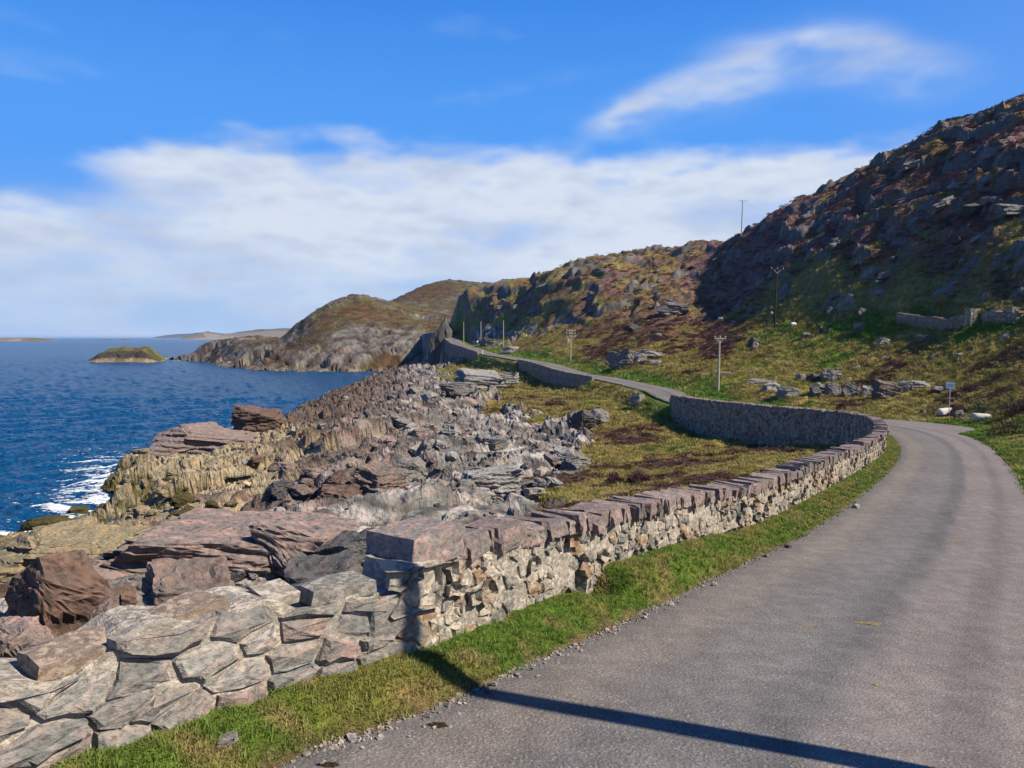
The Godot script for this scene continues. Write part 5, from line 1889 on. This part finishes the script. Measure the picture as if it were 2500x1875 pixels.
func build_sheep() -> void:
	var fleece := func(p: Vector3) -> Color:
		if p.x > 0.47 : return Color(0.40, 0.34, 0.27)
		return Color(0.42, 0.39, 0.335)
	var lying := surface_nets([
		[Vector3(-0.36, 0.24, 0), Vector3(0.22, 0.26, 0), 0.26, 0.27], [Vector3(-0.30, 0.16, 0.06), Vector3(0.2, 0.16, 0.06), 0.22, 0.2], [Vector3(0.22, 0.33, 0), Vector3(0.42, 0.40, 0.05), 0.17, 0.12],
		[Vector3(0.42, 0.42, 0.05), Vector3(0.60, 0.30, 0.10), 0.10, 0.055], [Vector3(0.42, 0.49, 0.0), Vector3(0.40, 0.51, -0.12), 0.025, 0.02], [Vector3(0.44, 0.49, 0.12), Vector3(0.42, 0.50, 0.24), 0.025, 0.02],
		[Vector3(0.2, 0.08, 0.2), Vector3(0.42, 0.04, 0.22), 0.06, 0.035], [Vector3(-0.3, 0.08, 0.22), Vector3(-0.1, 0.04, 0.28), 0.08, 0.035], [Vector3(-0.55, 0.22, 0), Vector3(-0.66, 0.14, 0), 0.06, 0.03]], 0.032, 0.06, fleece)
	var fleece2 := func(p: Vector3) -> Color:
		if p.x > 0.54: return Color(0.40, 0.34, 0.27)
		return Color(0.44, 0.41, 0.355)
	var legs := []
	for q in [[0.26, 0.10], [0.30, -0.10], [-0.30, 0.10], [-0.34, -0.10]]:
		legs.append([Vector3(q[0], 0.42, q[1]), Vector3(q[0] - 0.03, 0.22, q[1]), 0.08, 0.038])
		legs.append([Vector3(q[0] - 0.03, 0.22, q[1]), Vector3(q[0], 0.02, q[1]), 0.034, 0.03])
	var grazing := surface_nets([[Vector3(-0.34, 0.58, 0), Vector3(0.26, 0.58, 0), 0.24, 0.24], [Vector3(0.26, 0.60, 0), Vector3(0.52, 0.40, 0), 0.17, 0.11], [Vector3(0.52, 0.38, 0), Vector3(0.66, 0.18, 0), 0.095, 0.05],
		[Vector3(0.5, 0.44, 0.08), Vector3(0.48, 0.44, 0.2), 0.025, 0.02], [Vector3(0.5, 0.44, -0.08), Vector3(0.48, 0.44, -0.2), 0.025, 0.02], [Vector3(-0.56, 0.6, 0), Vector3(-0.62, 0.42, 0), 0.05, 0.03]] + legs, 0.035, 0.06, fleece2)
	for q in [[2306, 1013, 52.0, 0.2, lying, "white sheep lying on the grass in front of the road sign", 46.0], [2394, 1028, 50.0, PI - 0.3, lying, "white sheep lying beside the heather bank past the upright stone", 40.0],
		[1884, 772, 0.0, 1.2, grazing, "white sheep grazing beside the tall dark pole", 90.0], [1758, 785, 0.0, 2.2, grazing, "white sheep grazing alone on the green shoulder above the heather", 90.0], [1937, 800, 0.0, 0.4, grazing, "white sheep grazing near the grey stone below the hill's shadow", 80.0]]:
		var p := hit(q[0], q[1], q[6])
		if p == Vector3.ZERO: p = at(q[0], q[1], maxf(q[2], 50.0))
		var o := put(q[4], "sheep", M.fleece)
		o.position = p - Vector3(0, 0.01, 0)
		o.rotation.y = q[3]
		tag(o, q[5], "sheep")

# ---------------------------------------------------------------- small things on and beside the road
func build_small() -> void:
	var rng := RandomNumberGenerator.new()
	rng.seed = 151
	# pebbles along the road's edge
	for q in [[858, 1808, 24], [893, 1806, 22], [927, 1803, 16], [948, 1763, 11], [1037, 1752, 12], [787, 1865, 13], [1262, 1648, 10], [1190, 1690, 12], [1205, 1672, 14], [1639, 1478, 14], [1655, 1470, 8], [1745, 1430, 15], [1870, 1360, 12], [1925, 1337, 14], [2090, 1240, 16], [735, 1715, 18], [1120, 1745, 8], [1060, 1778, 9], [1000, 1800, 8], [1330, 1620, 8], [1420, 1590, 8], [1500, 1548, 8]]:
		var D: float = 5.0
		for k in 12:
			var p0 := at(q[0], q[1], D)
			D *= (EYE - road_surface(p0.x, D)) / (EYE - p0.y)
		var p := at(q[0], q[1], D)
		var s: float = q[2] / F * D
		var o := place_rock("pebble", rng.randi() % 14, M.rock_pale if rng.randf() < 0.75 else M.rock_block, p, Vector3(s * 1.2, s * 0.7, s), Vector3(0.2, rng.randf() * TAU, 0.1), 0.2)
		tag(o, "pale pebble lying along the edge of the road beside the verge", "pebble", "pebbles on the road edge")
	var fl := at(555, 1812, 4.42)
	var fd := 4.0
	for k in 12: fd *= (EYE - verge_surface(at(555, 1812, fd).x, fd)) / (EYE - at(555, 1812, fd).y)
	fl = at(555, 1812, fd)
	tag(place_rock("flat_stone", 3, M.stone_grey, Vector3(fl.x, fl.y + 0.005, fl.z), Vector3(0.13, 0.05, 0.10), Vector3(0.1, 0.5, 0.15), 0.3), "flat grey stone lying in the verge grass under the broken wall", "stone")
	# grit washed to the edge
	var xf := [[], []]
	for k in 2600:
		var D := exp(rng.randf_range(log(3.6), log(32.0)))
		var s := s_of(D)
		var t := verge_w(D) + absf(rng.randfn(0.0, 0.09)) - 0.04
		var p := ROADWAY.at(s + rng.randf() * 0.1, t, 0.006 - drop(D))
		var sz := rng.randf_range(0.004, 0.012) * (1.0 if rng.randf() < 0.9 else 1.8)
		var f := rng.randf_range(0.5, 1.1)
		xf[k % 2].append([Transform3D(Basis.from_euler(Vector3(rng.randf() * 3, rng.randf() * 6, rng.randf() * 3)).scaled_local(Vector3(sz * 1.2, sz * 0.8, sz)), p), Color(0.52 * f, 0.46 * f, 0.40 * f)])
	scatter("road_grit", "fine stone grit gathered along the edge of the road", "grit", xf, [cope_shapes[2], cope_shapes[7]], M.rubble)
	# dung and stains
	for q in [[1068, 1772, 60, 22, "dung", "dark brown dung pat on the road near the shadow of the pole", M.dung, 0.012], [800, 1868, 70, 18, "dung", "dark dung pat at the road edge beside pale pebbles", M.dung, 0.012], [1980, 1530, 42, 10, "stain", "long tan dried smear across the middle of the road", M.stain, 0.0], [2120, 1522, 90, 12, "stain", "brown-centred tan smear in the wheel track", M.stain, 0.0], [2140, 1672, 24, 10, "stain", "round pale blotch on the road", M.stain, 0.0], [2330, 1322, 50, 6, "stain", "orange-tan mark far along the wheel track", M.stain, 0.0]]:
		var D := 5.0
		for k in 14:
			var p0 := at(q[0], q[1], D)
			D *= (EYE - road_surface(p0.x, D)) / (EYE - p0.y)
		var p := at(q[0], q[1], D)
		var rx2: float = q[2] * 0.5 / F * D
		var rz: float = q[3] * 0.5 / F * D * D / (EYE - p.y)
		var v := PackedVector3Array()
		var n := 26
		var rings := []
		for w in [1.0, 0.7, 0.35]:
			var ring := PackedVector3Array()
			for i in n:
				var a := i * TAU / n
				var r: float = w * (0.8 + 0.35 * n_d.get_noise_2d(cos(a) * 3 + q[0], sin(a) * 3))
				var lx := cos(a) * rx2 * r
				var lz := sin(a) * rz * r
				var S := road_surface(p.x + lx, -p.z - lz)
				ring.append(Vector3(lx, S + 0.004 + q[7] * (1.0 - w) * (1.0 + n_c.get_noise_2d(lx * 40, lz * 40)) - p.y, lz))
			rings.append(ring)
		for k in 2:
			for i in n:
				var j := (i + 1) % n
				v.append_array(PackedVector3Array([rings[k][i], rings[k + 1][i], rings[k][j], rings[k][j], rings[k + 1][i], rings[k + 1][j]]))
		for i in n: v.append_array(PackedVector3Array([rings[2][i], Vector3(0, rings[2][0].y, 0), rings[2][(i + 1) % n]]))
		var o := put(soup(v), "dung_pat" if q[4] == "dung" else "road_stain", q[6])
		o.position = p
		tag(o, q[5], "dung" if q[4] == "dung" else "stain")

func road_surface(X: float, D: float) -> float:
	# nearest station on the reference line
	var best := 9e9
	var bi := 0
	var i0 := int(s_of(maxf(D - 6.0, 1.3)) / ROADWAY.step)
	for i in range(i0, mini(i0 + 160, ROADWAY.p.size())):
		var dd := (ROADWAY.p[i].x - X) * (ROADWAY.p[i].x - X) + (ROADWAY.p[i].z - D) * (ROADWAY.p[i].z - D)
		if dd < best:
			best = dd
			bi = i
	var q := ROADWAY.p[bi]
	var t := (X - q.x) * ROADWAY.n[bi].x + (D - q.z) * ROADWAY.n[bi].y - verge_w(q.z)
	return q.y - drop(q.z) + 0.03 * sin(clampf(t / ROAD_W, 0, 1) * PI) + 0.012 * n_b.get_noise_2d(X, -D)

# ---------------------------------------------------------------- sky
func sky_panorama() -> Image:
	var W := 2048
	var H := 1024
	var px := PackedFloat32Array()
	px.resize(W * H * 3)
	var na := noise(201, 1.0, FastNoiseLite.TYPE_SIMPLEX_SMOOTH, 5)
	var nb := noise(202, 1.0, FastNoiseLite.TYPE_SIMPLEX_SMOOTH, 5)
	var nf := noise(203, 1.0, FastNoiseLite.TYPE_SIMPLEX_SMOOTH, 4)
	var bank := [[-180, 11.0], [-60, 9.0], [-36, 9.0], [-31, 10.6], [-26, 13.2], [-20.5, 14.6], [-16, 14.3], [-8, 15.2], [-3, 14.6], [1.6, 13.5], [10, 13.0], [19, 13.4], [26.4, 13.2], [40, 14], [90, 11], [180, 11]]
	var arc := [[5.0, 15.6], [8.0, 16.6], [12.0, 17.7], [17.0, 18.9], [21.5, 19.7], [25, 18.9], [28, 17.6], [33, 16.5]]
	var deep := Color(0.012, 0.10, 0.42)
	var mid := Color(0.030, 0.215, 0.77)
	var low := Color(0.095, 0.36, 0.95)
	var hor := Color(0.30, 0.52, 0.86)
	for y in H:
		var el := 90.0 - (y + 0.5) / H * 180.0
		if el < -3.0:
			for x in W:
				var k := (y * W + x) * 3
				px[k] = 0.22; px[k + 1] = 0.34; px[k + 2] = 0.52
			continue
		var er := deg_to_rad(el)
		var ce := cos(er)
		var se := sin(er)
		var c0: Color
		if el > 30.0: c0 = mid.lerp(deep, smoothstep(30.0, 75.0, el))
		elif el > 13.0: c0 = low.lerp(mid, smoothstep(13.0, 30.0, el))
		else: c0 = hor.lerp(low, smoothstep(0.0, 13.0, el))
		for x in W:
			var az := (x + 0.5) / W * 360.0
			if az > 180.0: az -= 360.0
			var ar := deg_to_rad(az)
			var dx := sin(ar) * ce
			var dz := cos(ar) * ce
			var k := (y * W + x) * 3
			var c := c0
			var den := 0.0
			var shade := 0.0
			if el < 40.0:
				var n1 := na.get_noise_3d(dx * 4.0, se * 13.0, dz * 4.0)
				var n2 := nb.get_noise_3d(dx * 11.0, se * 34.0, dz * 11.0)
				if el < 20.0:
					var top := knots(bank, az)
					var n3 := nf.get_noise_3d(dx * 22.0, se * 90.0, dz * 22.0)
					den = smoothstep(-0.8, 2.2, top - el + 1.9 * n1 + 0.9 * n2 + 0.25 * n3)
					var hole := exp(-pow((az + 31.0) / 3.6, 2) - pow((el - 10.2 + 0.12 * (az + 31.0)) / 1.2, 2))
					den *= 1.0 - 0.95 * clampf(hole * 1.25 + hole * 0.8 * n1, 0, 1)
					var body := clampf(0.88 + 0.6 * n1 + 0.45 * n2 + 0.15 * n3, 0.4, 1.0)
					var thin := smoothstep(7.5, 1.0, el) * (0.85 - 0.35 * smoothstep(-5.0, 22.0, az))
					den *= body * (1.0 - 0.42 * thin) + 0.12 * (1.0 - thin)
					shade = clampf(0.28 + 1.1 * n2 - 0.8 * n1 + 0.35 * n3, 0, 1)
					den = clampf(den, 0, 0.97)
				if az > 3.0 and az < 36.0 and el > 11.0:
					var cl := knots(arc, az)
					var th := 1.0 + 0.8 * smoothstep(6.0, 16.0, az) * (1.0 - smoothstep(25.0, 33.0, az))
					var d2 := (el - cl + 1.3 * n1 + 0.5 * n2) / th
					var a2 := exp(-d2 * d2 * (1.0 if d2 < 0 else 2.2)) * smoothstep(4.0, 8.5, az) * (1.0 - smoothstep(25.0, 34.0, az))
					den = maxf(den, a2 * clampf(0.66 + 0.6 * n2 + 0.3 * n1, 0, 1))
				if el > 16.0:
					var wv := smoothstep(0.16, 0.7, n1 + 0.35 * n2) * 0.38
					den = maxf(den, wv * (0.25 + 0.75 * smoothstep(12.0, 26.0, az)) * smoothstep(40.0, 30.0, el))
			var cc := Color(0.72, 0.79, 0.91).lerp(Color(0.50, 0.585, 0.77), shade * 0.75)
			c = c.lerp(cc, den)
			c = c.lerp(Color(0.22, 0.36, 0.86), 0.22 * smoothstep(14.0, 40.0, az) * (1.0 - smoothstep(70.0, 120.0, az)) * (1.0 - den))
			px[k] = c.r; px[k + 1] = c.g; px[k + 2] = c.b
	return Image.create_from_data(W, H, false, Image.FORMAT_RGBF, px.to_byte_array())

func _ready() -> void:
	# camera
	var cam := Camera3D.new()
	cam.name = "camera"
	add_child(cam)
	cam.position = Vector3(0, EYE, 0)
	cam.rotation.x = -PITCH
	cam.fov = rad_to_deg(2.0 * atan(937.5 / F))
	cam.near = 0.1
	cam.far = 30000.0
	cam.current = true
	# sky, air, exposure
	var env := Environment.new()
	env.background_mode = Environment.BG_SKY
	var sky := Sky.new()
	var sm := PanoramaSkyMaterial.new()
	sm.panorama = ImageTexture.create_from_image(sky_panorama())
	sky.sky_material = sm
	env.sky = sky
	env.background_energy_multiplier = 0.50
	env.tonemap_mode = Environment.TONE_MAPPER_LINEAR
	env.tonemap_exposure = 1.95
	env.sdfgi_enabled = true
	env.ssao_enabled = true
	env.ssil_enabled = true
	env.fog_enabled = true
	env.fog_density = 0.00004
	env.fog_light_color = Color(0.70, 0.80, 0.95)
	var we := WorldEnvironment.new()
	we.name = "environment"
	we.environment = env
	add_child(we)
	# sun: over the landward shoulder, a little behind
	var sun := DirectionalLight3D.new()
	sun.name = "sun"
	sun.light_energy = 1.6
	sun.light_color = Color(1.0, 0.955, 0.88)
	sun.light_angular_distance = 0.53
	sun.shadow_enabled = true
	add_child(sun)
	var el := deg_to_rad(42.5)
	var back := deg_to_rad(19.5)
	sun.look_at_from_position(Vector3.ZERO, -Vector3(cos(el) * cos(back), sin(el), cos(el) * sin(back)), Vector3.UP)
	print("sky ", Time.get_ticks_msec())
	n_a = noise(301, 0.055, FastNoiseLite.TYPE_SIMPLEX_SMOOTH, 3)
	n_b = noise(302, 0.22, FastNoiseLite.TYPE_SIMPLEX_SMOOTH, 3)
	n_c = noise(303, 0.75, FastNoiseLite.TYPE_SIMPLEX_SMOOTH, 2)
	n_d = noise(304, 0.35, FastNoiseLite.TYPE_SIMPLEX_SMOOTH, 4)
	c_1 = cells(305, 0.10)
	c_2 = cells(306, 0.5)
	c_3 = cells(307, 1.3)
	e_3 = cells(307, 1.3, FastNoiseLite.RETURN_DISTANCE2_SUB)
	e_2 = cells(306, 0.5, FastNoiseLite.RETURN_DISTANCE2_SUB)
	e_1 = cells(305, 0.10, FastNoiseLite.RETURN_DISTANCE2_SUB)
	materials()
	M.blade_green = plain(lin(0.10, 0.16, 0.03), 0.8)
	print("materials ", Time.get_ticks_msec())
	road_table()
	make_way()
	var veg := []
	# vegetation seen at photo points: [column, row, metres, 0 bright green .. 0.45 dry olive .. 1 heather]
	for q in [[2000, 820, 104, .05], [2200, 800, 95, .02], [2350, 800, 80, .1], [2100, 850, 89, .25], [1900, 820, 114, .3], [1800, 900, 99, .45], [1650, 900, 110, .45], [1700, 940, 92, .35], [1560, 900, 120, .45], [1680, 820, 142, .85], [1560, 830, 160, .8], [1760, 830, 126, .8], [1450, 850, 155, .6], [1350, 870, 160, .45], [1850, 870, 105, .35], [1950, 900, 90, .5], [2100, 920, 76, .62], [2250, 900, 73, .66], [2350, 950, 62, .6], [2400, 900, 66, .4], [2480, 960, 50, .66], [2450, 1040, 40, .75], [2350, 1060, 44, .2], [2200, 985, 60, .45], [1600, 1100, 56, .6], [1540, 1060, 68, .75], [1650, 1150, 42, .6], [1450, 1180, 38, .55], [1750, 1110, 52, .55], [1620, 990, 84, .15], [1560, 1000, 84, .25], [1700, 1080, 60, .2], [1450, 1000, 90, .45], [1300, 990, 98, .5], [1150, 900, 190, .35], [1250, 920, 150, .4], [1600, 720, 200, .55], [1750, 680, 178, .75], [1450, 770, 205, .55], [1850, 640, 165, .8], [1900, 760, 128, .3], [1700, 740, 168, .45], [2200, 600, 122, .62], [2400, 450, 105, .6], [2050, 560, 140, .58], [2300, 700, 93, .6], [1300, 700, 250, .5], [1600, 640, 235, .5]]:
		var w := at(q[0], q[1], q[2])
		veg.append([w.x / q[2] * 2.5, log(q[2]), q[3]])
	LAND = sheet(land_points(), -1.0, 1.7, 1.6, 430.0, 170, 150, veg)
	HEAD = sheet(head_points(), -0.52, 0.06, 278.0, 760.0, 80, 70, [[0, 6, .5]])
	print("sheets ", Time.get_ticks_msec())
	make_shapes()
	make_cope_shapes()
	build_sea()
	build_land()
	print("land ", Time.get_ticks_msec())
	build_headland()
	tag(island("sea_stack_island", [[206, 884], [216, 874], [235, 860], [262, 853], [290, 850], [315, 852], [345, 850], [362, 861], [378, 874], [390, 884]], 406.0, 26.0, 160, 60, 0.35, Color(0.17, 0.155, 0.055), Color(0.10, 0.08, 0.065), Color(0.42, 0.33, 0.20), 0.0), "small steep grass-topped island with a pale tidal band", "island")
	tag(island("low_island", [[-60, 831], [-20, 825], [30, 824.5], [70, 826], [100, 829], [118, 832]], 2250.0, 160.0, 80, 20, 0.05, Color(0.20, 0.16, 0.07), Color(0.33, 0.26, 0.19), Color(0.40, 0.31, 0.22), 90.0), "low flat rocky island near the horizon beyond the small steep one", "island")
	for q in [[[246, 829.5], [262, 827.5], [278, 829.5], 2900.0], [[288, 829.5], [304, 827.0], [320, 829.5], 3050.0]]:
		tag(island("skerry", [[q[0][0], q[0][1]], [q[1][0], q[1][1]], [q[2][0], q[2][1]]], q[3], 40.0, 24, 10, 0.05, Color(0.2, 0.16, 0.1), Color(0.3, 0.24, 0.17), Color(0.3, 0.24, 0.17), q[3]), "tiny brown skerry near the horizon off the far headland", "skerry", "skerries near the horizon")
	tag(island("far_coast", [[398, 829], [410, 822], [430, 812], [455, 808], [480, 812], [505, 815], [530, 808], [560, 804], [600, 803], [640, 800], [680, 803], [720, 806], [780, 804], [900, 810]], 3600.0, 900.0, 220, 40, 0.012, Color(0.20, 0.16, 0.09), Color(0.33, 0.27, 0.22), Color(0.36, 0.29, 0.22), 40.0), "", "", "", "structure")
	tag(island("farthest_coast", [[360, 824], [390, 817], [420, 813], [470, 812], [520, 814], [640, 818]], 8300.0, 500.0, 60, 12, 0.006, Color(0.12, 0.13, 0.10), Color(0.18, 0.17, 0.15), Color(0.2, 0.18, 0.15), 10.0), "", "", "", "structure")
	build_road()
	build_road_wall()
	build_far_walls()
	print("walls ", Time.get_ticks_msec())
	build_rocks()
	build_moor_rocks()
	print("rocks ", Time.get_ticks_msec())
	build_poles()
	build_sheep()
	build_foam()
	build_plants()
	build_small()
	print("done ", Time.get_ticks_msec())

func verge_surface(X: float, D: float) -> float:
	var best := 9e9
	var bi := 0
	for i in range(0, 160):
		var dd := (ROADWAY.p[i].x - X) * (ROADWAY.p[i].x - X) + (ROADWAY.p[i].z - D) * (ROADWAY.p[i].z - D)
		if dd < best:
			best = dd
			bi = i
	var q := ROADWAY.p[bi]
	return q.y + verge_h(bi * ROADWAY.step, (X - q.x) * ROADWAY.n[bi].x + (D - q.z) * ROADWAY.n[bi].y, q.z)
